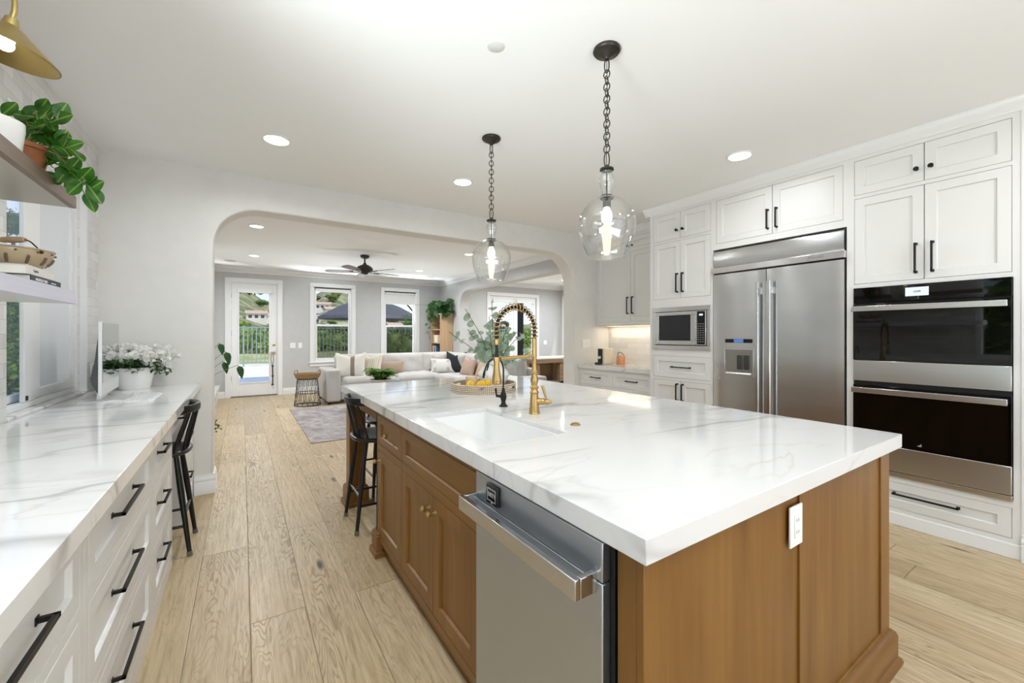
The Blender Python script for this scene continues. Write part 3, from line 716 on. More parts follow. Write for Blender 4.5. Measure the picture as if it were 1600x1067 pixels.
# hedge outside the kitchen window
hd = thing('hedge', 'tall clipped green hedge outside the kitchen window', 'hedge', (-2.6, 3, -0.05))
mb = MB(); rnd = random.Random(5)
for i in range(13000):
    y = rnd.uniform(-2.5, 9.5); 
    if rnd.random() < 0.45: y = rnd.uniform(4.5, 9.5)
    zz = rnd.uniform(0.0, 2.02) ; bulge = 0.10 * mnoise.noise(Vector((0.0, y * 1.7, zz * 1.7)))
    x = -2.18 + bulge + rnd.uniform(-0.10, 0.05)
    if rnd.random() < 0.18: x = rnd.uniform(-2.9, -2.18); zz = 2.02 + rnd.uniform(-.06, .06)
    dd = Vector((rnd.uniform(0.1, 1), rnd.uniform(-1, 1), rnd.uniform(-0.6, 0.9))); s_ = rnd.uniform(0.045, 0.08)
    mb.leaf((x, y, zz), dd, Vector((1, rnd.uniform(-.7, .7), rnd.uniform(-.2, 1))), s_, s_ * 0.55, 'diamond', 0.2, 0.1, 2)
mb.done('foliage', M_hedge, hd, recalc=False)
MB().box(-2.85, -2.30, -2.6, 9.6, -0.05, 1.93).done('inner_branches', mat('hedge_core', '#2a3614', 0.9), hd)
tb = blob('garden_tree', 'leafy tree rising above the hedge outside the kitchen window', 'tree', (-3.9, 12.6, -0.05), 0.5, M_tree2, 31, n_=900, lf=0.11)
for ch in tb.children:
    if ch.name.startswith('foliage'):
        for v_ in ch.data.vertices: v_.co.z += 3.25
    else:
        for v_ in ch.data.vertices: v_.co.z *= 9.5
blob('garden_tree', 'dark leafy tree outside the window behind the photographer', 'tree', (-5.6, 0.2, -0.05), 1.9, M_tree2, 33, n_=1500, lf=0.11)

# ================================================================== CABINETRY
def shaker(F, a0, a1, b0, b1, rail, name, m, parent, rec=0.012, t=0.019, c=0.0, pm=None):
    O, U, Zz, N = F; mb = MB()
    def q(a, b, cc): return mb.v(O + U * a + Zz * b + N * cc)
    def ring(i, cc): return [q(a0 + i, b0 + i, cc), q(a1 - i, b0 + i, cc), q(a1 - i, b1 - i, cc), q(a0 + i, b1 - i, cc)]
    rs = [ring(0, c - t), ring(0, c - 0.0015), ring(0.0015, c), ring(rail, c), ring(rail + 0.0035, c - rec * 0.55), ring(rail + 0.005, c - rec)]
    mb.face(rs[0][::-1])
    for A, B in zip(rs, rs[1:]):
        for i in range(4): mb.face([A[i], A[(i + 1) % 4], B[(i + 1) % 4], B[i]])
    mb.face(rs[-1])
    return mb.done(name, m, parent, angle=25)
def pull(F, a, b, L, vert, parent, m=None, c=0.0):
    O, U, Zz, N = F; mb = MB(); t = 0.0055; h = 0.034
    if vert:
        mb.obox(F, a - t, a + t, b - L / 2, b + L / 2, c + h - 2 * t, c + h)
        for s_ in (-1, 1): mb.obox(F, a - t, a + t, b + s_ * (L / 2 - t) - t, b + s_ * (L / 2 - t) + t, c, c + h).obox(F, a - t * 1.6, a + t * 1.6, b + s_ * (L / 2 - t) - t * 1.6, b + s_ * (L / 2 - t) + t * 1.6, c, c + 0.003)
    else:
        mb.obox(F, a - L / 2, a + L / 2, b - t, b + t, c + h - 2 * t, c + h)
        for s_ in (-1, 1): mb.obox(F, a + s_ * (L / 2 - t) - t, a + s_ * (L / 2 - t) + t, b - t, b + t, c, c + h).obox(F, a + s_ * (L / 2 - t) - t * 1.6, a + s_ * (L / 2 - t) + t * 1.6, b - t * 1.6, b + t * 1.6, c, c + 0.003)
    return mb.done('handle', m or M_black, parent, bevel=0.0012)
def knob(F, a, b, parent, m, r=0.015, name='knob', c=0.0):
    O, U, Zz, N = F
    return MB().lathe([(0, 0), (r * 0.62, 0), (r * 0.55, 0.004), (r * 0.36, 0.008), (r * 0.36, 0.016), (r * 0.9, 0.021), (r, 0.027), (r * 0.8, 0.032), (0, 0.034)], O + U * a + Zz * b + N * c, 16, N).done(name, m, parent)
def carcass(F, W_, b0, b1, depth, openings, parent, m, name='carcass', t=0.02, hollow=()):
    O, U, Zz, N = F; mb = MB()
    holed(mb, F, 0, W_, b0, b1, -depth + 0.012, -t - 0.002, hollow); mb.obox(F, 0, W_, b0, b1, -depth, -depth + 0.012)
    holed(mb, F, 0, W_, b0, b1, -t - 0.002, 0, openings)
    return mb.done(name, m, parent)
GAP = 0.0022
def cabinet(name, label, F, W_, b0, b1, depth, fronts, m, group=None, rail=0.055, pm=None):
    O = F[0]; t = thing(name, label, 'cabinet', O + F[1] * W_ / 2 + Z * b0, group)
    carcass(F, W_, b0, b1, depth, [(f[1], f[2], f[3], f[4]) for f in fronts], t, m, hollow=[(f[1] - 0.004, f[2] + 0.004, f[3] - 0.004, f[4] + 0.004) for f in fronts if f[0] == 'open'])
    for f in fronts:
        kind, a0, a1, c0, c1, hd = f[:6]
        if kind == 'open': continue
        fr = shaker(F, a0 + GAP, a1 - GAP, c0 + GAP, c1 - GAP, rail, kind, m, t)
        for h in (hd if isinstance(hd, list) else [hd] if hd else []):
            if h[0] == 'v': pull(F, h[1], h[2], h[3], True, fr)
            elif h[0] == 'h': pull(F, h[1], h[2], h[3], False, fr, c=-0.012 if len(h) > 4 else 0)
            elif h[0] == 'k': knob(F, h[1], h[2], fr, h[3])
            elif h[0] == 'kb': knob(F, h[1], h[2], fr, h[3], 0.0145, c=-0.008 if len(h) > 4 else 0)
    return t

# ---- left run: face at x=-0.335, fronts towards +x
LX = -0.335; CT = 0.868
def leftF(y): return FR((LX, y, 0), Y, X)
def drawers(Wd, hl, st=0.035, r=1):
    b = [(0.085, 0.345), (0.375, 0.615), (0.645, 0.838)]
    return [('drawer', st, Wd - st, p, q, ('h', Wd / 2, (p + q) / 2, hl, r)) for p, q in b]
cabinet('drawer_cabinet', 'white three-drawer cabinet under left worktop, next to desk stool', leftF(2.424), 0.616, 0.0, CT, 0.56, drawers(0.616, 0.20), M_cab, rail=0.05)
cabinet('drawer_cabinet', 'wide white three-drawer cabinet in the middle of left worktop run', leftF(1.472), 0.950, 0.0, CT, 0.56, drawers(0.950, 0.31), M_cab, rail=0.05)
cabinet('base_cabinet', 'nearest white cabinet of left run, a drawer over doors', leftF(0.30), 1.170, 0.0, CT, 0.56,
        [('drawer', 0.035, 1.135, 0.645, 0.838, ('h', 0.755, 0.742, 0.34, 1)), ('door', 0.035, 0.585, 0.085, 0.615, ('v', 0.55, 0.5, 0.2)), ('door', 0.585, 1.135, 0.085, 0.615, ('v', 0.62, 0.5, 0.2))], M_cab, rail=0.05)
cabinet('drawer_cabinet', 'slim white two-drawer cabinet against the grey wall beyond the desk stool', leftF(3.66), 0.585, 0.0, CT, 0.56,
        [('drawer', 0.03, 0.555, 0.085, 0.40, ('h', 0.30, 0.26, 0.16, 1)), ('drawer', 0.03, 0.555, 0.43, 0.70, ('h', 0.30, 0.565, 0.16, 1))], M_cab, rail=0.05)
t = thing('desk_drawer', 'shallow white pencil drawer under the worktop above desk stool', 'drawer', (LX, 3.35, 0.75))
FF = leftF(3.042)
MB().obox(FF, 0, 0.616, 0.735, CT, -0.55, -0.022).done('drawer_box', M_cab, t)
fr = shaker(FF, 0.012, 0.604, 0.742, 0.855, 0.03, 'drawer_front', M_cab, t)
pull(FF, 0.308, 0.80, 0.16, False, fr)
wt = MB().box(XL + 0.001, -0.2887, -0.9, YB - 0.001, CT, 0.92).done('worktop', M_quartzl, None, (-0.6, 1.7, CT), bevel=0.0025)
tag(wt, 'white veined stone worktop running under the kitchen window', 'worktop')

# ---- right run: face at x=3.80, fronts towards -x; U=+y
RX = 3.80
def rightF(y, x=RX): return FR((x, y, 0), Y, -X)
KB = M_black
# oven tower y .385 - 1.215
D0, D1 = 0.035, 0.785
ot = cabinet('oven_cabinet', 'tall white cabinet housing the double oven', rightF(0.385), 0.83, 0.0, 2.63, 0.66,
        [('door', 0.035, 0.41, 2.345, 2.60, ('k', 0.375, 2.43, KB)), ('door', 0.41, 0.785, 2.345, 2.60, ('k', 0.445, 2.43, KB)),
         ('door', 0.035, 0.41, 1.69, 2.32, ('v', 0.37, 1.835, 0.20)), ('door', 0.41, 0.785, 1.69, 2.32, ('v', 0.45, 1.835, 0.20)),
         ('drawer', 0.035, 0.785, 0.115, 0.295, ('h', 0.41, 0.215, 0.32, 1)),
         ('open', 0.030, 0.790, 0.335, 1.66, None)], M_cab)
cabinet('wall_cabinet', 'white two-door cabinet above the refrigerator', rightF(1.215), 1.05, 2.13, 2.63, 0.66,
        [('door', 0.022, 0.52, 2.185, 2.60, ('v', 0.485, 2.315, 0.17)), ('door', 0.52, 1.018, 2.185, 2.60, ('v', 0.555, 2.315, 0.17))], M_cab)
cabinet('microwave_cabinet', 'tall white cabinet housing the microwave beside the refrigerator', rightF(2.265), 0.735, 0.0, 2.63, 0.66,
        [('door', 0.025, 0.357, 2.325, 2.60, ('k', 0.322, 2.41, KB)), ('door', 0.357, 0.69, 2.325, 2.60, ('k', 0.392, 2.41, KB)),
         ('door', 0.025, 0.357, 1.70, 2.30, ('v', 0.325, 1.86, 0.20)), ('door', 0.357, 0.69, 1.70, 2.30, ('v', 0.39, 1.86, 0.20)),
         ('drawer', 0.025, 0.69, 0.865, 1.095, ('h', 0.357, 0.98, 0.22, 1)),
         ('door', 0.025, 0.357, 0.12, 0.838, ('v', 0.325, 0.72, 0.18)), ('door', 0.357, 0.69, 0.12, 0.838, ('v', 0.39, 0.72, 0.18)),
         ('open', 0.03, 0.685, 1.165, 1.605, None)], M_cab)
toe = MB().box(3.792, 3.81, 0.385, 3.0, 0.0, 0.085).done('toe_board', M_trim, None, (3.8, 1.7, 0), bevel=0.003)
tag(toe, 'white toe board along the foot of the tall cabinets', 'toe board')
UX = 4.198
cabinet('wall_cabinet', 'white two-door wall cabinet over the coffee corner', rightF(3.0, UX), YB - 3.0 - 0.002, 1.45, 2.60, XR - UX - 0.001,
        [('door', 0.03, 0.62, 2.44, 2.585, ('k', 0.585, 2.47, KB)), ('door', 0.62, 1.21, 2.44, 2.585, ('k', 0.655, 2.47, KB)),
         ('door', 0.03, 0.62, 1.49, 2.40, ('v', 0.58, 1.70, 0.22)), ('door', 0.62, 1.21, 1.49, 2.40, ('v', 0.66, 1.70, 0.22))], M_cab)
BX = 3.885
cabinet('base_cabinet', 'white base cabinet under coffee corner, two drawers over doors', rightF(3.0, BX), YB - 3.0 - 0.002, 0.0, CT, XR - BX - 0.001,
        [('drawer', 0.05, 0.63, 0.66, 0.845, ('h', 0.34, 0.757, 0.17, 1)), ('drawer', 0.66, 1.22, 0.66, 0.845, ('h', 0.94, 0.757, 0.17, 1)),
         ('door', 0.05, 0.63, 0.11, 0.635, ('v', 0.59, 0.5, 0.18)), ('door', 0.66, 1.22, 0.11, 0.635, ('v', 0.70, 0.5, 0.18))], M_cab, rail=0.045)
w2 = MB().box(3.862, XR - 0.001, 2.999, YB - 0.001, CT, 0.92).done('worktop', M_quartz, None, (4.1, 3.6, CT), bevel=0.0025)
tag(w2, 'white stone worktop of the coffee corner beneath wall cabinet', 'worktop')
bs = MB().box(XR - 0.010, XR - 0.0005, 2.999, YB - 0.001, 0.9205, 1.449).done('backsplash', M_splash, None, (XR, 3.6, 0.92)); bs['kind'] = 'structure'
CK = [(0, 0), (0.006, 0), (0.010, 0.012), (0.034, 0.03), (0.05, 0.055), (0.052, 0.064), (0.056, 0.066), (0.056, 0.072), (0, 0.072)]
crown('trim_5', (3.80, 0.20), (3.80, 3.055), (-1, 0), HK, CK, M_trim)
crown('trim_6', (3.745, 3.0), (UX, 3.0), (0, 1), HK, CK, M_trim)
crown('trim_7', (UX, 3.0), (UX, YB), (-1, 0), HK, CK + [], M_trim)
struct('trim_8', MB().box(3.7995, XR, 0.385, 3.0, 2.628, HK).box(UX + 0.0005, XR, 3.0, YB, 2.60, HK), M_cab)
# under-cabinet strip light
ul = thing('under_cabinet_light', 'slim warm strip light under wall cabinet of the coffee corner', 'light', (4.38, 3.6, 1.44))
MB().box(4.36, 4.40, 3.1, 4.2, 1.438, 1.449).done('housing', M_white, ul); MB().box(4.365, 4.395, 3.11, 4.19, 1.4365, 1.438).done('diffuser', emis('warm_strip', '#ffe8c4', 4.0), ul)
l = area('strip_lamp', (4.38, 3.65, 1.433), (0, 0, -1), 0.03, 1.05, 1.6, (1.0, 0.88, 0.7)); 

# ---- refrigerator
fr_ = thing('refrigerator', 'wide stainless side-by-side refrigerator with ice dispenser', 'refrigerator', (3.80, 1.745, 0))
F = rightF(1.222); Wf = 1.036
MB().obox(F, 0, Wf, 0.0, 2.115, -0.64, -0.001).done('body', M_darkgap, fr_)
def curved(F, a0, a1, b0, b1, c0, bow, name, m, parent, vert=False, n_=12):
    O, U, Zz, N = F; mb = MB(); A = []; 
    pts = []
    for i in range(n_ + 1):
        t_ = i / n_; e = min(t_, 1 - t_)
        edge = 1 - max(0, 1 - e / 0.03) ** 2 if not vert else 1 - max(0, 1 - e / 0.10) ** 2
        pts.append((t_, c0 + bow * (0.35 + 0.65 * math.sin(math.pi * t_)) * 1.0 if edge >= 1 else c0 + bow * 0.35 * edge + bow * 0.65 * math.sin(math.pi * t_) * edge))
    lo, hi, bk0, bk1 = [], [], [], []
    for t_, cc in pts:
        if vert: p, q = (a0, b0 + (b1 - b0) * t_), (a1, b0 + (b1 - b0) * t_)
        else: p, q = (a0 + (a1 - a0) * t_, b0), (a0 + (a1 - a0) * t_, b1)
        lo.append(mb.v(O + U * p[0] + Zz * p[1] + N * cc)); hi.append(mb.v(O + U * q[0] + Zz * q[1] + N * cc))
        bk0.append(mb.v(O + U * p[0] + Zz * p[1] + N * (c0 - 0.02))); bk1.append(mb.v(O + U * q[0] + Zz * q[1] + N * (c0 - 0.02)))
    for i in range(n_):
        mb.face([lo[i], lo[i + 1], hi[i + 1], hi[i]]); mb.face([bk0[i], bk0[i + 1], lo[i + 1], lo[i]]); mb.face([hi[i], hi[i + 1], bk1[i + 1], bk1[i]])
    mb.face([bk0[0], lo[0], hi[0], bk1[0]]); mb.face([bk0[-1], lo[-1], hi[-1], bk1[-1]])
    return mb.done(name, m, parent, angle=30)
sp_ = 0.556
curved(F, 0.004, Wf - 0.004, 1.955, 2.108, 0.008, 0.012, 'grille_panel', M_steel, fr_, vert=True)
MB().obox(F, -0.006, Wf + 0.006, 1.898, 1.952, 0.0, 0.035).done('trim_strip', M_steelh, fr_, bevel=0.003)
dl = curved(F, 0.004, sp_ - 0.002, 0.10, 1.886, 0.012, 0.010, 'door', M_steel, fr_)
dr = curved(F, sp_ + 0.002, Wf - 0.004, 0.10, 1.886, 0.012, 0.010, 'door', M_steel, fr_)
MB().obox(F, 0.01, Wf - 0.01, 0.012, 0.09, -0.05, -0.005).done('kick_grille', M_steel, fr_)
def fridge_handle(a, par):
    mb = MB(); O, U, Zz, N = F
    mb.prism((O + U * a + Zz * 0.42, U, N, Zz), [(-0.013, 0.060), (0.013, 0.060), (0.017, 0.070), (0.013, 0.082), (-0.013, 0.082), (-0.017, 0.070)], 0, 1.36)
    for b in (0.50, 1.70): mb.obox(F, a - 0.010, a + 0.010, b - 0.03, b + 0.03, 0.018, 0.064)
    mb.done('handle', M_steelh, par, bevel=0.002)
fridge_handle(sp_ - 0.045, dl); fridge_handle(sp_ + 0.05, dr)
# dispenser sits on the narrower far door
O_, U_, Z_, N_ = F
ca, cb0, cb1 = 0.79, 0.955, 1.18
dsp = MB(); hole = (ca - 0.122, ca + 0.122, cb0, cb1)
holed(dsp, F, ca - 0.136, ca + 0.136, cb0 - 0.012, cb1 + 0.012, 0.018, 0.0245, [hole]).done('dispenser_frame', M_steelh, dr, bevel=0.002)
MB().obox(F, ca - 0.122, ca + 0.122, cb0, cb1, 0.0175, 0.0225).done('dispenser_recess', mat('dispenser_grey', '#8d8a85', 0.4, 0.5), dr)
MB().prism((O_ + U_ * (ca - 0.118) , N_, Z_, U_), [(0.0225, cb0 + 0.002), (0.030, cb0 + 0.002), (0.030, cb0 + 0.012), (0.0225, cb0 + 0.022)], 0, 0.236).done('drip_tray', M_steelh, dr)
for q in (-0.075, -0.015):
    MB().obox(F, ca + q - 0.024, ca + q + 0.024, cb0 + 0.05, cb1 - 0.045, 0.0225, 0.034).done('dispenser_paddle', mat('paddle_grey', '#484642', 0.3, 0.4), dr, bevel=0.006)
MB().obox(F, ca - 0.122, ca + 0.122, cb1 + 0.065, cb1 + 0.100, 0.018, 0.0235).done('control_strip', M_blackglass, dr)
MB().obox(F, ca - 0.045, ca + 0.04, cb1 + 0.067, cb1 + 0.098, 0.0235, 0.0243).done('display', emis('blue_display', '#4a6fb0', 0.55), dr)
for q in (1.02, 0.915): MB().lathe([(0, 0.0195), (0.017, 0.0195), (0.017, 0.0215), (0, 0.022)], O_ + U_ * 0.975 + Z_ * q, 16, N_).done('round_sticker', mat('sticker_grey', '#9f9d99', 0.4), dr)
text('JENN-AIR', 0.026, O_ + U_ * 0.235 + Z_ * 1.925 + N_ * 0.0352, -U_, Z_, mat('engraved_grey', '#8a8884', 0.5), 'brand_lettering', fr_, bold=True)

# ---- double oven
ov = thing('double_oven', 'stainless and black glass double wall oven', 'oven', (3.80, 0.80, 0.335))
F = rightF(0.417); Wo = 0.752; O_, U_, Z_, N_ = F
MB().obox(F, 0.002, Wo - 0.002, 0.337, 1.657, -0.55, -0.003).done('body', M_darkgap, ov)
MB().obox(F, 0, Wo, 1.548, 1.660, -0.003, 0.020).done('control_panel', M_blackglass, ov, bevel=0.003)
sc_ = MB().obox(F, 0.352, 0.467, 1.580, 1.638, 0.020, 0.0208).done('display', emis('oven_display', '#b9c4d2', 0.75), ov)
text('12:03', 0.017, O_ + U_ * 0.428 + Z_ * 1.609 + N_ * 0.0212, -U_, Z_, M_darkgap, 'clock_digits', ov, bold=True)
def oven_door(z0, z1, gz, name):
    dd = MB().obox(F, 0.001, Wo - 0.001, z0, gz - 0.002, -0.003, 0.030).done('oven_door', M_steel, ov, bevel=0.003)
    MB().obox(F, 0.001, Wo - 0.001, gz, z1, -0.003, 0.030).done('door_glass', M_blackglass, dd, bevel=0.002)
    hb = MB(); hb.obox(F, 0.012, Wo - 0.004, z1 - 0.052, z1 - 0.014, 0.062, 0.080)
    for a in (0.05, Wo - 0.06): hb.obox(F, a, a + 0.03, z1 - 0.045, z1 - 0.02, 0.028, 0.064)
    hb.done('handle', M_steelh, dd, bevel=0.003)
    return dd
oven_door(0.985, 1.538, 1.135, 'upper'); d2 = oven_door(0.375, 0.955, 0.545, 'lower')
MB().obox(F, 0, Wo, 0.335, 0.368, -0.003, 0.018).done('vent_trim', M_steelh, ov, bevel=0.002)
MB().prism((O_ + U_ * 0.385 + Z_ * 0.572 + N_ * 0.0302, U_, Z_, N_), [(0.0, 0.0), (0.022, 0.002), (0.010, 0.010)], 0, 0.0006).prism((O_ + U_ * 0.385 + Z_ * 0.572 + N_ * 0.0302, U_, Z_, N_), [(-0.002, 0.001), (0.008, 0.012), (0.001, 0.020)], 0, 0.0006).done('logo_mark', mat('logo_grey', '#a9aaa4', 0.4), d2)

# ---- microwave
mw = thing('microwave', 'built-in stainless microwave with dark window', 'microwave', (3.80, 2.62, 1.165))
F = rightF(2.293); Wm = 0.66; O_, U_, Z_, N_ = F; m0, m1 = 1.163, 1.607
MB().obox(F, 0.01, Wm - 0.01, m0 + 0.01, m1 - 0.01, -0.45, -0.002).done('body', M_darkgap, mw)
holed(MB(), F, -0.004, Wm + 0.004, m0 - 0.003, m1 + 0.003, -0.002, 0.012, [(0.03, Wm - 0.035, m0 + 0.045, m1 - 0.045)]).done('trim_frame', M_steel, mw, bevel=0.003)
dm = holed(MB(), F, 0.145, Wm - 0.04, m0 + 0.052, m1 - 0.05, -0.002, 0.022, [(0.20, Wm - 0.085, m0 + 0.095, m1 - 0.085)]).done('door', M_steel, mw, bevel=0.003)
MB().obox(F, 0.20, Wm - 0.085, m0 + 0.095, m1 - 0.085, 0.006, 0.014).done('door_window', mat('smoked_window', '#14171a', 0.05), dm)
pc = MB().obox(F, 0.034, 0.142, m0 + 0.052, m1 - 0.05, -0.002, 0.020).done('control_panel', M_steelh, mw, bevel=0.002)
MB().obox(F, 0.045, 0.128, m0 + 0.060, m1 - 0.056, 0.020, 0.0215).done('keypad', M_blackglass, pc)
MB().obox(F, 0.066, 0.104, m1 - 0.098, m1 - 0.082, 0.0215, 0.022).done('display', emis('microwave_display', '#bfe0ff', 0.9), pc)
kp = MB(); 
for i in range(9):
    for j in range(3): kp.obox(F, 0.056 + j * 0.025, 0.070 + j * 0.025, m0 + 0.085 + i * 0.022, m0 + 0.090 + i * 0.022, 0.0215, 0.0219)
kp.done('key_marks', mat('key_grey', '#b5b5b2', 0.5), pc)

# ================================================================== ISLAND
IX0, IX1, IY0, IY1 = 0.656, 2.214, 0.527, 3.484
ix0, ix1, iy0, iy1 = 0.686, 2.178, 0.557, 2.561; IT = 0.867
isl = thing('kitchen_island', 'large brown-stained wooden island cabinet in the middle of the kitchen', 'island', ((ix0 + ix1) / 2, 1.6, 0))
F = FR((ix0, 0, 0), Y, -X)
b = MB()
b.box(ix0 + 0.022, ix1, iy0 + 0.02, iy0 + 0.055, 0.03, IT)             # near end board behind the panels
b.box(ix0 + 0.022, ix1 - 0.022, 1.245, iy1 - 0.001, 0.03, 0.66)
b.box(ix0 + 0.022, 0.730, 1.245, iy1 - 0.001, 0.66, IT).box(1.145, ix1 - 0.022, 1.245, iy1 - 0.001, 0.66, IT).box(0.730, 1.145, 1.245, 1.256, 0.66, IT).box(0.730, 1.145, 1.985, iy1 - 0.001, 0.66, IT)
b.box(1.32, ix1 - 0.022, 0.60, 1.245, 0.03, IT)
b.done('carcass', M_isl, isl)
sd, sn = (1.262, 2.077), (2.100, 2.520)
ops = [(sd[0], sd[1], 0.665, 0.838), (sd[0], sd[1], 0.115, 0.625), (sn[0], sn[1], 0.665, 0.838), (sn[0], sn[1], 0.115, 0.625)]
holed(MB(), F, 1.243, iy1, 0.085, IT, -0.022, 0.0, ops).done('face_frame', M_islh, isl, bevel=0.0015)
holed(MB(), F, 1.26, 2.54, 0.10, 0.85, -0.026, -0.0225, []).done('cabinet_back', M_darkgap, isl)
MB().obox(F, 1.243, iy1 - 0.06, 0.0, 0.085, -0.10, -0.03).done('toe_kick', M_islh, isl)
shaker(F, sd[0] + GAP, sd[1] - GAP, 0.665 + GAP, 0.838 - GAP, 0.045, 'false_drawer_front', M_islh, isl, rec=0.011)
mid = (sd[0] + sd[1]) / 2
d1 = shaker(F, sd[0] + GAP, mid - GAP / 2, 0.115 + GAP, 0.625 - GAP, 0.06, 'door', M_isl, isl, rec=0.011)
d2 = shaker(F, mid + GAP / 2, sd[1] - GAP, 0.115 + GAP, 0.625 - GAP, 0.06, 'door', M_isl, isl, rec=0.011)
d3 = shaker(F, sn[0] + GAP, sn[1] - GAP, 0.115 + GAP, 0.625 - GAP, 0.06, 'door', M_isl, isl, rec=0.011)
d4 = shaker(F, sn[0] + GAP, sn[1] - GAP, 0.665 + GAP, 0.838 - GAP, 0.045, 'drawer', M_islh, isl, rec=0.011)
def bknob(a, bb, par, c=0.0):
    MB().lathe([(0, 0), (0.009, 0), (0.009, 0.003), (0.0055, 0.006), (0.0055, 0.018), (0.010, 0.022), (0.0135, 0.029), (0.0125, 0.037), (0.006, 0.042), (0, 0.0425)], F[0] + Y * a + Z * bb - X * c, 16, -X).done('knob', M_brassl, par)
bknob(mid - 0.033, 0.565, d1); bknob(mid + 0.033, 0.565, d2); bknob(sn[1] - 0.045, 0.572, d3); bknob((sn[0] + sn[1]) / 2, 0.752, d4, -0.011)
# near end: framed panels, corner post beside the dishwasher
G_ = FR((0, iy0, 0), X, -Y)
pans = [(0.765, 1.388, 0.15, 0.852), (1.448, 2.085, 0.15, 0.852)]
holed(MB(), G_, ix0, ix1, 0.0, IT, -0.02, 0.0, pans).done('end_frame', M_isl, isl, bevel=0.002)
for p in pans: MB().obox(G_, p[0] - 0.005, p[1] + 0.005, p[2] - 0.005, p[3] + 0.005, -0.018, -0.007).done('end_panel', M_isl, isl)
MB().box(ix0, ix0 + 0.03, iy0 + 0.02, 0.627, 0.0, IT).done('corner_stile', M_isl, isl, bevel=0.001)
MB().box(ix1 - 0.02, ix1, iy0 + 0.02, iy1, 0.0, IT).done('side_panel', M_isl, isl)
MB().box(ix0, ix1, iy1 - 0.02, iy1 - 0.0005, 0.0, IT).done('back_panel', M_islx, isl)
plp = [(0, 0), (0.034, 0), (0.036, 0.012), (0.030, 0.024), (0.022, 0.030), (0.022, 0.112), (0.016, 0.126), (0.006, 0.136), (0, 0.138)]
m_ = MB(); path = [((ix0, iy0), (0, -1)), ((ix1, iy0), (1, -1)), ((ix1, iy1), (1, 0))]
rg = [[m_.v((p[0] + n_[0] * o_, p[1] + n_[1] * o_, z_)) for o_, z_ in plp] for p, n_ in path]
for A, B in zip(rg, rg[1:]):
    for k in range(len(plp)): m_.face([A[k], A[(k + 1) % len(plp)], B[(k + 1) % len(plp)], B[k]])
m_.face(rg[0]); m_.face(rg[-1]); m_.done('plinth_moulding', M_islx, isl)
def footblock(x0, x1, y0, y1, nm='foot'):
    m_ = MB(); m_.box(x0, x1, y0, y1, 0.03, 0.125).box(x0 - 0.012, x1 + 0.012, y0 - 0.012, y1 + 0.012, 0.0, 0.032).box(x0 + 0.006, x1 - 0.006, y0 + 0.006, y1 - 0.006, 0.125, 0.137)
    return m_.done(nm, M_isl, isl, bevel=0.004)
footblock(0.664, 0.75, 2.475, 2.585)
for px in (0.690, 2.06):
    lg = MB().box(px, px + 0.12, 3.33, 3.45, 0.0, IT).done('leg_post', M_isl, isl, bevel=0.004)
    m_ = MB(); m_.box(px - 0.022, px + 0.142, 3.308, 3.472, 0.03, 0.135).box(px - 0.036, px + 0.156, 3.294, 3.486, 0.0, 0.032).box(px - 0.012, px + 0.132, 3.318, 3.462, 0.135, 0.148)
    m_.done('post_base', M_isl, lg, bevel=0.004)
ap = MB(); ap.box(0.70, 0.725, iy1, 3.33, 0.79, IT).box(2.14, 2.165, iy1, 3.33, 0.79, IT).box(0.81, 2.06, 3.40, 3.43, 0.79, IT)
ap.done('apron_rail', M_islh, isl)
SINK = (0.760, 1.113, 1.285, 1.958)
Ft = (Vector((0, 0, IT)), X.copy(), Y.copy(), Z.copy())
iw = holed(MB(), Ft, IX0, IX1, IY0, IY1, 0, 0.92 - IT, [SINK])
bmesh.ops.remove_doubles(iw.bm, verts=iw.bm.verts, dist=1e-5)
dead = {}
for f in list(iw.bm.faces): dead.setdefault(tuple(round(q, 4) for q in f.calc_center_median()), []).append(f)
for fs in dead.values():
    if len(fs) > 1: bmesh.ops.delete(iw.bm, geom=fs, context='FACES_ONLY')
bmesh.ops.dissolve_limit(iw.bm, angle_limit=0.01, verts=iw.bm.verts, edges=iw.bm.edges)
iw = iw.done('worktop', M_quartz, None, (1.4, 2.0, IT), bevel=0.0022)
tag(iw, 'thick white veined stone worktop of the central island', 'worktop')

sk = thing('sink', 'white undermount sink set into the island worktop', 'sink', (0.93, 1.62, 0.66))
s0 = SINK; e = -0.0012; m_ = MB()
def rrect(x0, x1, y0, y1, r, z, n_=5):
    out = []
    for cx, cy, a0 in ((x1 - r, y1 - r, 0), (x0 + r, y1 - r, 90), (x0 + r, y0 + r, 180), (x1 - r, y0 + r, 270)):
        for i in range(n_ + 1): a = R(a0 + 90 * i / n_); out.append(m_.v((cx + r * math.cos(a), cy + r * math.sin(a), z)))
    return out
x0, x1, y0, y1 = s0[0] - e, s0[1] + e, s0[2] - e, s0[3] + e
rings = [rrect(x0, x1, y0, y1, .004, .8985), rrect(x0 + .004, x1 - .004, y0 + .004, y1 - .004, .018, .8975), rrect(x0 + .007, x1 - .007, y0 + .007, y1 - .007, .022, .70), rrect(x0 + .012, x1 - .012, y0 + .012, y1 - .012, .03, .676), rrect(x0 + .04, x1 - .04, y0 + .04, y1 - .04, .03, .668)]
for A, B in zip(rings, rings[1:]):
    for i in range(len(A)): m_.face([A[i], A[(i + 1) % len(A)], B[(i + 1) % len(A)], B[i]])
m_.face(rings[-1]); m_.done('basin', M_whiteg, sk, recalc=False)
MB().lathe([(0, 0.6695), (0.04, 0.6695), (0.045, 0.672), (0.034, 0.671), (0.03, 0.669)], (0.935, 1.62, 0), 20).done('drain', M_brass, sk)

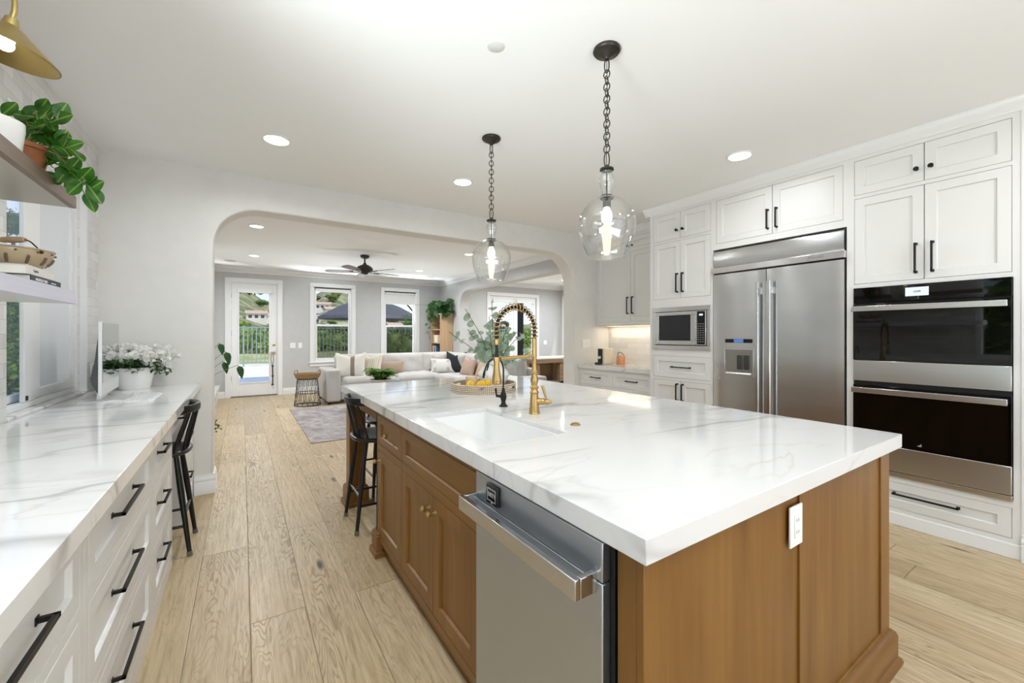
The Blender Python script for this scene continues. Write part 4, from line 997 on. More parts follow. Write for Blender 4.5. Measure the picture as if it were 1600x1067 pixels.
# ---- dishwasher
dw = thing('dishwasher', 'stainless dishwasher with bar handle built into the island', 'dishwasher', (0.686, 0.94, 0))
F = FR((0.686, 0.632, 0), Y, -X); Wd = 0.608; O_, U_, Z_, N_ = F
MB().obox(F, 0.006, Wd - 0.004, 0.02, 0.862, -0.58, -0.004).done('tub', M_darkgap, dw)
dd = MB().obox(F, 0.02, Wd - 0.002, 0.10, 0.765, -0.004, 0.022).done('door', M_steeld, dw, bevel=0.003)
MB().obox(F, 0.02, Wd - 0.002, 0.768, 0.858, -0.004, 0.022).done('control_fascia', M_steeld, dw, bevel=0.003)
MB().obox(F, 0.02, Wd - 0.002, 0.0, 0.092, -0.05, -0.03).done('kick_plate', M_darkgap, dw)
hb = MB(); hb.obox(F, 0.035, Wd - 0.004, 0.742, 0.788, 0.070, 0.088).obox(F, 0.035, 0.050, 0.742, 0.788, 0.022, 0.072).obox(F, Wd - 0.019, Wd - 0.004, 0.742, 0.788, 0.022, 0.072).obox(F, 0.050, Wd - 0.019, 0.740, 0.744, 0.022, 0.072)
hb.done('handle', M_steelh, dd, bevel=0.002)
mg = thing('dishwasher_magnet', 'small black magnet sign stuck to the dishwasher fascia', 'magnet', (0.66, 1.13, 0.80))
FM = FR((0.6639, 0, 0), Y, -X)
MB().obox(FM, 1.083, 1.153, 0.783, 0.845, 0, 0.009).done('plate', mat('magnet_black', '#161616', 0.25), mg, bevel=0.003)
holed(MB(), FM, 1.094, 1.145, 0.793, 0.833, 0.009, 0.0096, [(1.097, 1.142, 0.796, 0.830)]).obox(FM, 1.112, 1.122, 0.788, 0.793, 0.009, 0.0096).done('border', mat('magnet_silver', '#c9c9c6', 0.3, 0.4), mg)
text('DIRTY', 0.0175, (0.6639 - 0.0092, 1.1195, 0.813), (0, -1, 0), (0, 0, 1), MATS['magnet_silver'], 'lettering', mg, align='CENTER', bold=True)

# ---- outlets and switches
def plate(label, O, U, N, gangs=1, kind='switch', name=None):
    F = FR(O, U, N); w_ = 0.040 + 0.046 * gangs * 0.78; h_ = 0.117
    t = thing(name or ('light_switch' if kind == 'switch' else 'wall_outlet'), label, 'switch' if kind == 'switch' else 'outlet', O)
    MB().obox(F, -w_ / 2, w_ / 2, -h_ / 2, h_ / 2, 0, 0.006).done('cover_plate', M_white, t, bevel=0.002)
    for g in range(gangs):
        c_ = (g - (gangs - 1) / 2) * 0.045
        k_ = MB().obox(F, c_ - 0.0165, c_ + 0.0165, -0.033, 0.033, 0.006, 0.0085).done('rocker' if kind == 'switch' else 'receptacle', M_white, t, bevel=0.001)
        if kind != 'switch':
            q = MB()
            for s_ in (-0.017, 0.017): q.obox(F, c_ - 0.007, c_ - 0.005, s_ - 0.004, s_ + 0.005, 0.0085, 0.0088).obox(F, c_ + 0.005, c_ + 0.007, s_ - 0.004, s_ + 0.005, 0.0085, 0.0088)
            q.done('slots', M_darkgap, k_)
    return t
plate('white outlet on the wooden end panel of the island', (1.351, iy0 - 0.0005, 0.762), X, -Y, 1, 'outlet')
plate('white triple switch on the wall beside the coffee corner', (4.02, YB - 0.0005, 1.195), X, -Y, 3)
plate('white outlet on the grey wall behind the white azalea', (-0.515, YB - 0.0005, 1.075), X, -Y, 1, 'outlet')
plate('white outlet on the tiled backsplash of coffee corner', (XR - 0.0105, 3.27, 1.17), Y, -X, 1, 'outlet')
plate('white switch on the left tiled wall behind the computer', (XL + 0.0005, 4.10, 1.06), Y, X, 1)
plate('white double switch on the grey wall right of the patio door', (0.95, YF - 0.0005, 1.08), X, -Y, 2)
plate('white single switch on the grey wall near first tall window', (1.10, YF - 0.0005, 1.08), X, -Y, 1)
plate('white switch on the far wall right of french doors', (7.33, 9.4495, 1.10), X, -Y, 2)

# ================================================================== LAMPS AND CEILING
def spot_area(par, loc, r, power, color=(0.93, 0.965, 1.0)):
    l = bpy.data.lights.new('lamp', 'AREA'); l.shape = 'DISK'; l.size = r * 2; l.energy = power; l.color = color; l.spread = R(165)
    o = bpy.data.objects.new('lamp', l); COL.objects.link(o); o.parent = par; o.location = Vector(loc) - ORG[par]; return o
M_lens = emis('lamp_lens', '#fff6e8', 9.0)
def downlight(x, y, zc, label, pw=1.0, r=0.075):
    t = thing('recessed_light', label, 'light', (x, y, zc))
    MB().lathe([(r, -0.001), (r + 0.018, -0.001), (r + 0.018, -0.006), (r + 0.004, -0.009), (r, -0.004)], (x, y, zc), 28, closed=True).done('trim_ring', M_white, t)
    MB().lathe([(0, -0.003), (r, -0.003)], (x, y, zc), 28).done('lens', M_lens, t, recalc=False)
    spot_area(t, (x, y, zc - 0.012), r, DOWNLIGHT_W * pw)
downlight(0.204, 3.356, HK, 'glowing recessed light in kitchen ceiling above the walkway', 1.9)
downlight(1.667, 3.36, HK, 'glowing recessed light in kitchen ceiling near the farther pendant')
downlight(3.21, 1.70, HK, 'glowing recessed light in kitchen ceiling in front of the refrigerator')
for q, (x, y) in enumerate([(0.204, 0.9), (0.204, -1.2), (1.667, -0.6), (3.21, -0.2), (1.667, -2.0), (3.21, -2.0)]):
    downlight(x, y, HK, 'recessed ceiling light behind the photographer', 1.3)
    COL.objects[-1]
for o in [q for q in COL.objects if q.get('label') == 'recessed ceiling light behind the photographer']: o['group'] = 'recessed lights behind the photographer'
downlight(0.16, 6.34, HL, 'glowing recessed light in living room ceiling just inside the arch', 5.6)
downlight(0.18, 8.72, HL, 'glowing recessed light in living room ceiling nearest the patio door', 5.6)
downlight(3.29, 8.78, HL, 'glowing recessed light in living room ceiling right of the fan', 5.6)
downlight(3.35, 6.50, HL, 'glowing recessed light in living room ceiling seen behind farther pendant', 5.6)
for x, y in ((5.6, 6.2), (7.0, 6.2), (5.6, 8.2), (7.0, 8.2)):
    downlight(x, y, HL, 'recessed light in the family room ceiling beyond the second arch', 4.6)
for o in [q for q in COL.objects if q.get('label', '').startswith('recessed light in the family')]: o['group'] = 'recessed lights of the family room'
M_grille = mat('speaker_grille', '#cfcfcd', 0.8)
for x, y, lb in ((-0.19, 9.56, 'round ceiling speaker grille above the patio door'), (3.89, 9.60, 'round ceiling speaker grille in the corner above the bookcase')):
    t = thing('ceiling_speaker', lb, 'speaker', (x, y, HL))
    MB().lathe([(0, -0.006), (0.095, -0.005), (0.10, -0.001)], (x, y, HL), 24).done('grille', M_grille, t); MB().lathe([(0.10, -0.001), (0.112, -0.001), (0.110, -0.007), (0.10, -0.007)], (x, y, HL), 24, closed=True).done('rim', M_white, t)
cp_ = MB().lathe([(0, -0.006), (0.036, -0.006), (0.041, -0.003), (0.042, -0.0002)], (1.018, 1.695, HK), 24).done('cover_plate', mat('plate_grey', '#dcdbd7', 0.5), None, (1.018, 1.695, HK))
tag(cp_, 'round blank cover plate on the kitchen ceiling', 'cover plate')

def pendant(x, y, label, flip):
    t = thing('pendant_light', label, 'pendant light', (x, y, HK), 'glass pendants over the island')
    MB().lathe([(0, -0.001), (0.064, -0.001), (0.066, -0.010), (0.060, -0.018), (0.050, -0.020), (0.036, -0.032), (0.018, -0.040), (0.012, -0.050), (0, -0.050)], (x, y, HK), 28).done('canopy', M_bronze, t)
    ch = MB(); z = HK - 0.046; zend = 2.128; k = 0
    def link(zc, a, hl, wl, rr):
        pts = []
        for i in range(20):
            th = 2 * math.pi * i / 20; lx = wl * math.cos(th); lz = hl * math.sin(th)
            pts.append((x + lx * math.cos(a), y + lx * math.sin(a), zc + lz))
        ch.tube(pts, rr, 6, closed=True)
    link(z - 0.032, 2.1, 0.036, 0.011, 0.0032); z -= 0.060
    n_ = 13; span = (z - (zend + 0.075)); stp = span / n_
    for i in range(n_):
        link(z - stp * (i + 0.5), (0.3 + flip) if i % 2 else (1.9 + flip), stp * 0.68, 0.0155, 0.0028)
    link(zend + 0.036, 2.5, 0.040, 0.012, 0.0032)
    ch.done('chain', M_bronze, t)
    MB().tube([(x, y, HK - 0.05), (x + 0.004, y, 2.45), (x - 0.003, y + 0.003, 2.3), (x, y, 2.12)], 0.0018, 5).done('cord', M_bronze, t)
    fp = MB().lathe([(0, 0.020), (0.010, 0.020), (0.012, 0.008), (0.033, 0.004), (0.034, -0.004), (0.028, -0.008), (0, -0.008)], (x, y, 2.118), 24)
    fp.lathe([(0, 0.006), (0.032, 0.006), (0.034, 0.0), (0.032, -0.008), (0, -0.008)], (x, y, 1.984), 24).lathe([(0, 0), (0.004, 0), (0.004, -0.135), (0, -0.135)], (x, y, 2.11), 8)
    fp.lathe([(0, 0), (0.019, 0), (0.019, -0.045), (0, -0.045)], (x, y, 1.978), 18)
    fp.done('fittings', M_bronze, t)
    tk = 0.0028
    def shell(prof):
        m_ = MB(); inner = [(max(r - tk, 0.001), z_) for r, z_ in prof]
        m_.lathe(prof + inner[::-1], (x, y, 0), 40, closed=True); return m_
    shell([(0.024, 1.992), (0.026, 2.004), (0.027, 2.018), (0.033, 2.035), (0.038, 2.055), (0.038, 2.072), (0.032, 2.090), (0.026, 2.100), (0.027, 2.108)]).done('glass_neck', M_shade, t)
    shell([(0.030, 1.985), (0.060, 1.976), (0.092, 1.955), (0.118, 1.925), (0.133, 1.890), (0.137, 1.855), (0.133, 1.815), (0.121, 1.770), (0.106, 1.730), (0.096, 1.706), (0.094, 1.694)]).done('glass_shade', M_shade, t)
    bl = MB(); bl.lathe([(0, 1.936), (0.014, 1.934), (0.015, 1.925), (0.023, 1.908), (0.026, 1.888), (0.023, 1.868), (0.012, 1.855), (0, 1.852)], (x, y, 0), 18).done('bulb', emis('warm_bulb', '#ffefcf', 7.0), t)
    return t
pendant(1.478, 1.42, 'clear glass pendant on a dark chain, nearer one over the island', 0.0)
pendant(1.463, 2.50, 'clear glass pendant on a dark chain, farther one over the island', 0.7)

# ceiling fan
fx, fy = 1.84, 7.63
fn = thing('ceiling_fan', 'bronze ceiling fan with wooden blades in the living room', 'fan', (fx, fy, HL))
MB().lathe([(0, 0), (0.075, 0), (0.078, -0.02), (0.062, -0.05), (0.030, -0.062), (0, -0.062)], (fx, fy, HL), 24).done('canopy', M_bronze, fn)
MB().tube([(fx, fy, HL - 0.05), (fx, fy, HL - 0.17)], 0.013, 10).done('downrod', M_bronze, fn)
MB().lathe([(0, 0.055), (0.022, 0.055), (0.032, 0.03), (0.075, 0.012), (0.115, -0.012), (0.138, -0.04), (0.140, -0.07), (0.118, -0.098), (0.07, -0.11), (0, -0.11)], (fx, fy, HL - 0.19), 30).done('motor_housing', M_bronze, fn)
MB().lathe([(0, 0), (0.065, 0), (0.062, -0.018), (0.04, -0.034), (0, -0.04)], (fx, fy, HL - 0.305), 24).done('bottom_cap', M_bronze, fn)
for i in range(5):
    a = R(12 + 72 * i); U = Vector((math.cos(a), math.sin(a), 0)); V_ = Vector((-math.sin(a), math.cos(a), 0)); c0 = Vector((fx, fy, HL - 0.285))
    tilt = R(12); Vt = V_ * math.cos(tilt) + Z * math.sin(tilt); Nt = U.cross(Vt)
    bl = MB().prism((c0 + Z * -0.012, U, Vt, Nt), [(0.19, -0.05), (0.30, -0.062), (0.60, -0.070), (0.66, -0.055), (0.68, 0.0), (0.66, 0.055), (0.60, 0.070), (0.30, 0.062), (0.19, 0.05)], 0, 0.008).done('blade', M_fanwood, fn)
    MB().prism((c0, U, Vt, Nt), [(0.09, -0.012), (0.17, -0.02), (0.26, -0.035), (0.26, 0.035), (0.17, 0.02), (0.09, 0.012)], -0.022, -0.013).done('blade_arm', M_bronze, bl)

# brass wall light at the top left
wl = thing('wall_sconce', 'brass cone-shade wall light above the dark floating shelf', 'wall light', (XL, 1.95, 2.36))
bc = Vector((-0.673, 2.10, 2.273)); axd = Vector((-0.18, 0.03, -1.0)).normalized()
apx = bc - axd * 0.093
MB().lathe([(0.020, 0.0), (0.030, 0.006), (0.134, 0.092), (0.1352, 0.0935), (0.132, 0.0935), (0.028, 0.009), (0.017, 0.004)], apx, 44, axd, closed=True).done('shade', M_brassl, wl)
MB().lathe([(0, -0.024), (0.016, -0.024), (0.021, 0.0), (0.022, 0.022), (0.017, 0.030), (0, 0.030)], apx, 20, axd).done('socket_cap', M_brassl, wl)
MB().ball(apx + axd * 0.068, 0.022, 18, 12).lathe([(0.012, 0.022), (0.016, 0.035), (0.020, 0.052)], apx, 14, axd).done('bulb', emis('sconce_bulb', '#ffe6b4', 14.0), wl)
ap2 = apx - axd * 0.028
pts = [ap2, ap2 - axd * 0.03, ap2 + Vector((0.0, 0.0, 0.075)), ap2 + Vector((-0.045, 0.0, 0.115)), ap2 + Vector((-0.13, 0.0, 0.118)), Vector((XL + 0.01, 2.095, ap2.z + 0.105))]
def smooth(pts, k=6):
    pts = [Vector(p) for p in pts]; out = []
    for i in range(len(pts) - 1):
        p0, p1, p2, p3 = pts[max(i - 1, 0)], pts[i], pts[i + 1], pts[min(i + 2, len(pts) - 1)]
        for j in range(k):
            t = j / k; out.append(0.5 * ((2 * p1) + (p2 - p0) * t + (2 * p0 - 5 * p1 + 4 * p2 - p3) * t * t + (3 * p1 - p0 - 3 * p2 + p3) * t ** 3))
    return out + [pts[-1]]
MB().tube(smooth(pts), 0.0075, 10).done('arm', M_brassl, wl)
MB().lathe([(0, 0), (0.055, 0), (0.055, 0.008), (0.045, 0.014), (0, 0.016)], (XL + 0.0005, 2.095, ap2.z + 0.105), 24, X).done('wall_plate', M_brassl, wl)

# ================================================================== ON THE ISLAND
FXp, FYp, ZT = 1.235, 1.681, 0.92
fa = thing('kitchen_faucet', 'tall brass spring-coil faucet behind the sink', 'faucet', (FXp, FYp, ZT))
c = (FXp, FYp, ZT)
MB().lathe([(0, 0), (0.0275, 0), (0.0275, 0.006), (0.0255, 0.009), (0.0265, 0.016), (0.0245, 0.020), (0.0255, 0.026), (0.0235, 0.032), (0.0215, 0.070), (0.0195, 0.100), (0.0225, 0.104), (0.0235, 0.110), (0.0185, 0.116), (0.0170, 0.124), (0.0220, 0.130), (0.0222, 0.136), (0.016, 0.144), (0.0165, 0.152), (0.021, 0.164), (0.0205, 0.174), (0.0150, 0.190), (0.0135, 0.200), (0.0165, 0.204), (0.0165, 0.212), (0.0130, 0.216), (0.0118, 0.285), (0.0130, 0.288), (0.0130, 0.294), (0, 0.294)], c, 26).done('body', M_brass, fa)
rb = [(0, 0.294)]; 
for i in range(12): zz = 0.294 + i * 0.0072; rb += [(0.0122, zz), (0.0122, zz + 0.0042), (0.0108, zz + 0.0048), (0.0108, zz + 0.0068)]
rb += [(0.0122, 0.381), (0, 0.381)]
MB().lathe(rb, c, 20).done('ribbed_sleeve', M_brass, fa)
hx_, hy_ = math.cos(R(-42)), math.sin(R(-42)); hd = Vector((hx_, hy_, 0)); hb_ = Vector(c) + Z * 0.062
hz = MB(); hz.lathe([(0, 0.015), (0.017, 0.015), (0.018, 0.030), (0.0155, 0.034), (0.0165, 0.040), (0.0165, 0.050), (0.013, 0.054), (0.015, 0.060), (0.0135, 0.074), (0.008, 0.080), (0.0075, 0.086), (0, 0.089)], hb_, 18, hd)
hz.done('valve', M_brass, fa)
lv = MB().tube(smooth([hb_ + hd * 0.062 + Z * 0.008, hb_ + hd * 0.056 + Z * 0.030, hb_ + hd * 0.046 + Z * 0.062, hb_ + hd * 0.040 + Z * 0.080]), [0.0045] * 5 + [0.0062] * 4 + [0.0075] * 4 + [0.0078] * 4 + [0.006, 0.003], 10).done('lever', M_brass, fa)
SXp = FXp - 0.222; zc_ = 0.405; Rr = 0.111; cy = ZT + zc_ + 0.02
def arc(t):   # centre line of the spring: up the column, over, down to the spray collar
    L1 = 0.045; La = math.pi * Rr; Lt = L1 + La + 0.055; s_ = t * Lt
    if s_ < L1: return Vector((FXp, FYp, ZT + 0.378 + s_))
    if s_ < L1 + La: a = (s_ - L1) / Rr; return Vector((FXp - Rr + Rr * math.cos(a), FYp, ZT + 0.378 + L1 + Rr * math.sin(a)))
    return Vector((SXp, FYp, ZT + 0.378 + L1 - (s_ - L1 - La)))
MB().tube([arc(i / 50) for i in range(51)], 0.0085, 10).done('hose', M_black, fa)
cn = []; turns = 23
for i in range(turns * 14 + 1):
    t = i / (turns * 14); p = arc(t); tg = (arc(min(1, t + 0.002)) - arc(max(0, t - 0.002))).normalized()
    u = Y.copy(); w_ = tg.cross(u).normalized(); a = 2 * math.pi * turns * t
    cn.append(p + (u * math.cos(a) + w_ * math.sin(a)) * 0.0165)
MB().tube(cn, 0.0026, 7).done('spring_coil', M_brass, fa)
pe = arc(1.0); s0 = (SXp, FYp, 0)
MB().lathe([(0, pe.z + 0.006), (0.0125, pe.z + 0.006), (0.0130, pe.z - 0.002), (0.0130, pe.z - 0.014), (0.0115, pe.z - 0.018), (0, pe.z - 0.018)], s0, 18).done('collar', M_brass, fa)
MB().lathe([(0, pe.z - 0.015), (0.0060, pe.z - 0.015), (0.0065, 1.245), (0.0095, 1.215), (0.0100, 1.195), (0, 1.195)], s0, 14).done('spray_neck', M_black, fa)
MB().lathe([(0, 1.202), (0.0135, 1.200), (0.0145, 1.192), (0.0130, 1.186), (0.0140, 1.165), (0.0175, 1.135), (0.0230, 1.108), (0.0245, 1.100), (0.0225, 1.097), (0.0240, 1.092), (0.0215, 1.084), (0, 1.084)], s0, 24).done('spray_head', M_brass, fa)
am = MB(); am.tube([(FXp, FYp, 1.213), (SXp + 0.02, FYp, 1.203)], [0.0085, 0.0085], 8).lathe([(0.0115, 1.192), (0.0165, 1.192), (0.0165, 1.212), (0.0115, 1.212)], s0, 20, closed=True)
am.done('docking_arm', M_brass, fa)

tp = thing('filtered_water_tap', 'small black gooseneck water tap left of the brass faucet', 'tap', (1.215, 1.944, ZT)); c = (1.215, 1.944, ZT)
MB().lathe([(0, 0), (0.0250, 0), (0.0245, 0.004), (0.0165, 0.011), (0.0115, 0.022), (0.0130, 0.032), (0.0180, 0.052), (0.0165, 0.066), (0.0105, 0.082), (0.0090, 0.096), (0.0052, 0.102), (0, 0.102)], c, 22).done('body', M_black, tp)
MB().tube(smooth([(1.215, 1.944, ZT + 0.095), (1.215, 1.944, ZT + 0.16), (1.214, 1.944, ZT + 0.215), (1.198, 1.944, ZT + 0.252), (1.165, 1.944, ZT + 0.268), (1.128, 1.944, ZT + 0.256), (1.105, 1.944, ZT + 0.226), (1.096, 1.944, ZT + 0.20)]), 0.0048, 10).done('spout', M_black, tp)
MB().tube([(1.096, 1.944, ZT + 0.205), (1.092, 1.944, ZT + 0.185), (1.088, 1.944, ZT + 0.165)], [0.005, 0.0075, 0.0065], 10).done('nozzle', M_black, tp)
lv = MB(); lv.tube([(1.200, 1.948, ZT + 0.056), (1.180, 1.955, ZT + 0.060)], [0.008, 0.007], 8).tube([(1.180, 1.955, ZT + 0.054), (1.176, 1.957, ZT + 0.078), (1.172, 1.959, ZT + 0.102)], [0.006, 0.0045, 0.0065], 8).done('lever', M_black, tp)
bt = thing('air_switch_button', 'round brass push button set in the island worktop', 'button', (1.231, 1.37, ZT))
MB().lathe([(0.015, 0.0006), (0.0225, 0.0006), (0.0225, 0.003), (0.020, 0.0055), (0.0155, 0.0055)], (1.231, 1.37, ZT), 28, closed=True).done('rim', M_brass, bt)
MB().lathe([(0, 0.001), (0.015, 0.001), (0.015, 0.008), (0.013, 0.0095), (0, 0.0098)], (1.231, 1.37, ZT), 24).done('cap', M_brass, bt)

# woven tray
TX, TY, TR = 1.452, 2.592, 0.232
M_weave, n = mnodes('cream_weave', rough=0.7)
s = n.n('ShaderNodeSeparateXYZ', {0: n.n('ShaderNodeTexCoord').outputs['Object']})
ang = n.math('MULTIPLY', n.math('ARCTAN2', s.outputs[1], s.outputs[0]), TR)
v = n.n('ShaderNodeCombineXYZ', {0: ang, 1: s.outputs[2]}).outputs[0]
ck = n.n('ShaderNodeTexBrick', {'Vector': v, 'Color1': S('#efe7d8'), 'Color2': S('#e2d5be'), 'Mortar': S('#8d7048'), 'Scale': 1.0, 'Mortar Size': 0.0024, 'Brick Width': 0.0135, 'Row Height': 0.0125}, offset=0.0)
n.set(Base_Color=ck.outputs['Color'], Normal=n.bump(ck.outputs['Fac'], 0.6, -0.003))
M_cane = noisy('cane_inside', '#a88a5d', '#c7ab7e', 60, 0.7, bump=0.4)
tr = thing('woven_tray', 'round cream woven tray on the island', 'tray', (TX, TY, ZT))
m_ = MB(); n_ = 56
for i in range(n_):
    a0, a1 = 2 * math.pi * i / n_, 2 * math.pi * (i + 1) / n_; am_ = (a0 + a1) / 2
    for z0_, z1_ in ((0.001, 0.022), (0.022, 0.040), (0.040, 0.052)):
        if z0_ == 0.022 and any(abs((am_ - h + math.pi) % (2 * math.pi) - math.pi) < 0.20 for h in (R(-62), R(118))): continue
        q = []
        for rr in (TR - 0.014, TR):
            for z_ in (z0_, z1_):
                for a in (a0, a1): q.append(m_.v((TX + rr * math.cos(a), TY + rr * math.sin(a), ZT + z_)))
        m_.face([q[0], q[1], q[3], q[2]]); m_.face([q[4], q[5], q[7], q[6]]); m_.face([q[2], q[3], q[7], q[6]]); m_.face([q[0], q[1], q[5], q[4]])
bmesh.ops.remove_doubles(m_.bm, verts=m_.bm.verts, dist=1e-5)
m_.done('woven_wall', M_weave, tr, angle=60)
MB().lathe([(0, 0.001), (TR - 0.013, 0.001), (TR - 0.013, 0.008), (0, 0.008)], (TX, TY, ZT), 48).done('tray_base', M_cane, tr)
pts = [(TX + (TR - 0.007) * math.cos(2 * math.pi * i / 48), TY + (TR - 0.007) * math.sin(2 * math.pi * i / 48), ZT + 0.053) for i in range(48)]
MB().tube(pts, 0.0085, 8, closed=True).done('rim', M_weave, tr)

ZB = ZT + 0.0085
va = thing('ceramic_vase', 'white ridged ceramic vase holding eucalyptus on the woven tray', 'vase', (1.54, 2.60, ZB))
M_vase, n = mnodes('ribbed_white_ceramic', col='#efece6', rough=0.5)
sz = n.n('ShaderNodeSeparateXYZ', {0: n.obj()}); an = n.math('ARCTAN2', sz.outputs[1], sz.outputs[0])
n.set(Normal=n.bump(n.math('SINE', n.math('MULTIPLY', an, 46.0)), 0.5, 0.003))
vp = [(0, 0), (0.060, 0), (0.068, 0.006), (0.090, 0.045), (0.110, 0.088), (0.1135, 0.104), (0.108, 0.118), (0.082, 0.160), (0.056, 0.198), (0.046, 0.212), (0.040, 0.214), (0.040, 0.208), (0.050, 0.195), (0.050, 0.12), (0, 0.12)]
MB().lathe(vp, (1.54, 2.60, ZB), 44).done('body', M_vase, va)
dC = Vector((-0.86, -0.50, 0)).normalized(); pc_ = Vector((1.54, 2.60, ZB))
MB().tube([pc_ + dC * 0.0985 + Z * 0.134, pc_ + dC * 0.083 + Z * 0.158, pc_ + dC * 0.068 + Z * 0.182], [0.005, 0.0065, 0.005], 8).done('dark_slot', M_darkgap, va)
eu = thing('eucalyptus', 'leafy grey-green eucalyptus branches standing in the white vase', 'plant', (1.54, 2.60, ZB + 0.16))
st = MB(); lf = MB(); rnd = random.Random(4)
tips = [(-0.24, -0.02, 0.40), (-0.15, 0.12, 0.26), (-0.30, 0.12, 0.24), (-0.05, -0.06, 0.46), (0.02, 0.10, 0.36), (0.10, -0.06, 0.30), (0.20, -0.13, 0.26), (0.22, 0.02, 0.24), (0.24, -0.16, 0.10), (-0.10, -0.12, 0.22)]
for k, (dx, dy, dz) in enumerate(tips):
    b0 = Vector((1.54 + dx * 0.08, 2.60 + dy * 0.08, ZB + 0.13)); b1 = b0 + Vector((dx * 0.3, dy * 0.3, dz * 0.55)); b2 = Vector((1.54 + dx, 2.60 + dy, ZB + 0.17 + dz))
    ps = smooth([b0, b1, b2], 6); st.tube(ps, 0.0022, 5)
    nl = 6
    for i in range(nl):
        t = 0.30 + 0.72 * i / nl; p = ps[min(int(t * (len(ps) - 1)), len(ps) - 1)]; tg = (b2 - b0).normalized()
        for s_ in (-1, 1):
            side = tg.cross(Vector((rnd.uniform(-1, 1), rnd.uniform(-1, 1), 0.3))).normalized() * s_
            dd = (side + tg * 0.4 + Vector((0, 0, rnd.uniform(-0.4, 0.3)))).normalized(); nm = Vector((-0.5 + rnd.uniform(-.6, .6), -0.75 + rnd.uniform(-.6, .6), rnd.uniform(-0.2, 0.7)))
            L_ = rnd.uniform(0.050, 0.074) * (1 - 0.3 * i / nl)
            lf.leaf(p, dd, nm, L_, L_ * 0.88, 'round', 0.1, 0.06, 6)
st.done('stems', M_twig, eu); lf.done('foliage', M_euc, eu, recalc=False)

cn_ = thing('candle', 'beige candle in a plain cup behind the lemons', 'candle', (1.375, 2.63, ZB))
MB().lathe([(0, 0), (0.036, 0), (0.040, 0.010), (0.043, 0.092), (0.0405, 0.0925), (0.039, 0.085), (0, 0.085)], (1.375, 2.63, ZB), 26).done('cup', mat('beige_ceramic', '#dcc3a2', 0.5), cn_)
MB().lathe([(0, 0.0855), (0.0385, 0.0855), (0.0385, 0.087), (0, 0.087)], (1.375, 2.63, ZB), 22).tube([(1.375, 2.63, ZB + 0.086), (1.375, 2.63, ZB + 0.094)], 0.001, 5).done('wax', mat('cream_wax', '#f2e6cf', 0.4), cn_)
M_lemon, n = mnodes('lemon_skin', rough=0.45)
n.set(Base_Color=n.ramp(n.noise(n.obj(), 25, 2), [(0.3, S('#e0ac12')), (0.7, S('#f0c42c'))]), Normal=n.bump(n.noise(n.obj(), 160, 2), 0.25, 0.002))
lp = [(0, -0.041), (0.005, -0.039), (0.011, -0.034), (0.022, -0.024), (0.0285, -0.010), (0.0295, 0.004), (0.025, 0.019), (0.014, 0.030), (0.007, 0.035), (0.004, 0.039), (0, 0.040)]
for k, (dx, dy, ax, lb) in enumerate([(1.318, 2.535, (0.8, 0.5, 0.05), 'leftmost of the three lemons on the woven tray'), (1.385, 2.505, (0.9, -0.35, 0.1), 'middle one of the three lemons on the woven tray'), (1.445, 2.525, (0.5, 0.8, 0.0), 'rightmost of the three lemons on the woven tray')]):
    o = MB().lathe(lp, (dx, dy, ZB + 0.0295 + 0.0145), 20, ax).done('lemon', M_lemon, None, (dx, dy, ZB)); tag(o, lb, 'lemon', 'lemons on the tray')
ds = MB().lathe([(0, 0), (0.055, 0), (0.075, 0.006), (0.112, 0.012), (0.114, 0.015), (0.110, 0.0155), (0.072, 0.0145), (0, 0.0140)], (1.385, 2.515, ZB), 40).done('dish', M_whiteg, None, (1.385, 2.515, ZB)); tag(ds, 'flat white dish under the lemons on the woven tray', 'dish')
nk = MB().box(1.505, 1.60, 2.435, 2.50, ZB, ZB + 0.022).done('folded_napkin', mat('white_cloth', '#f0eee9', 0.85), None, (1.52, 2.46, ZB), bevel=0.006, bseg=3); tag(nk, 'folded white napkin on the woven tray beside lemons', 'napkin')

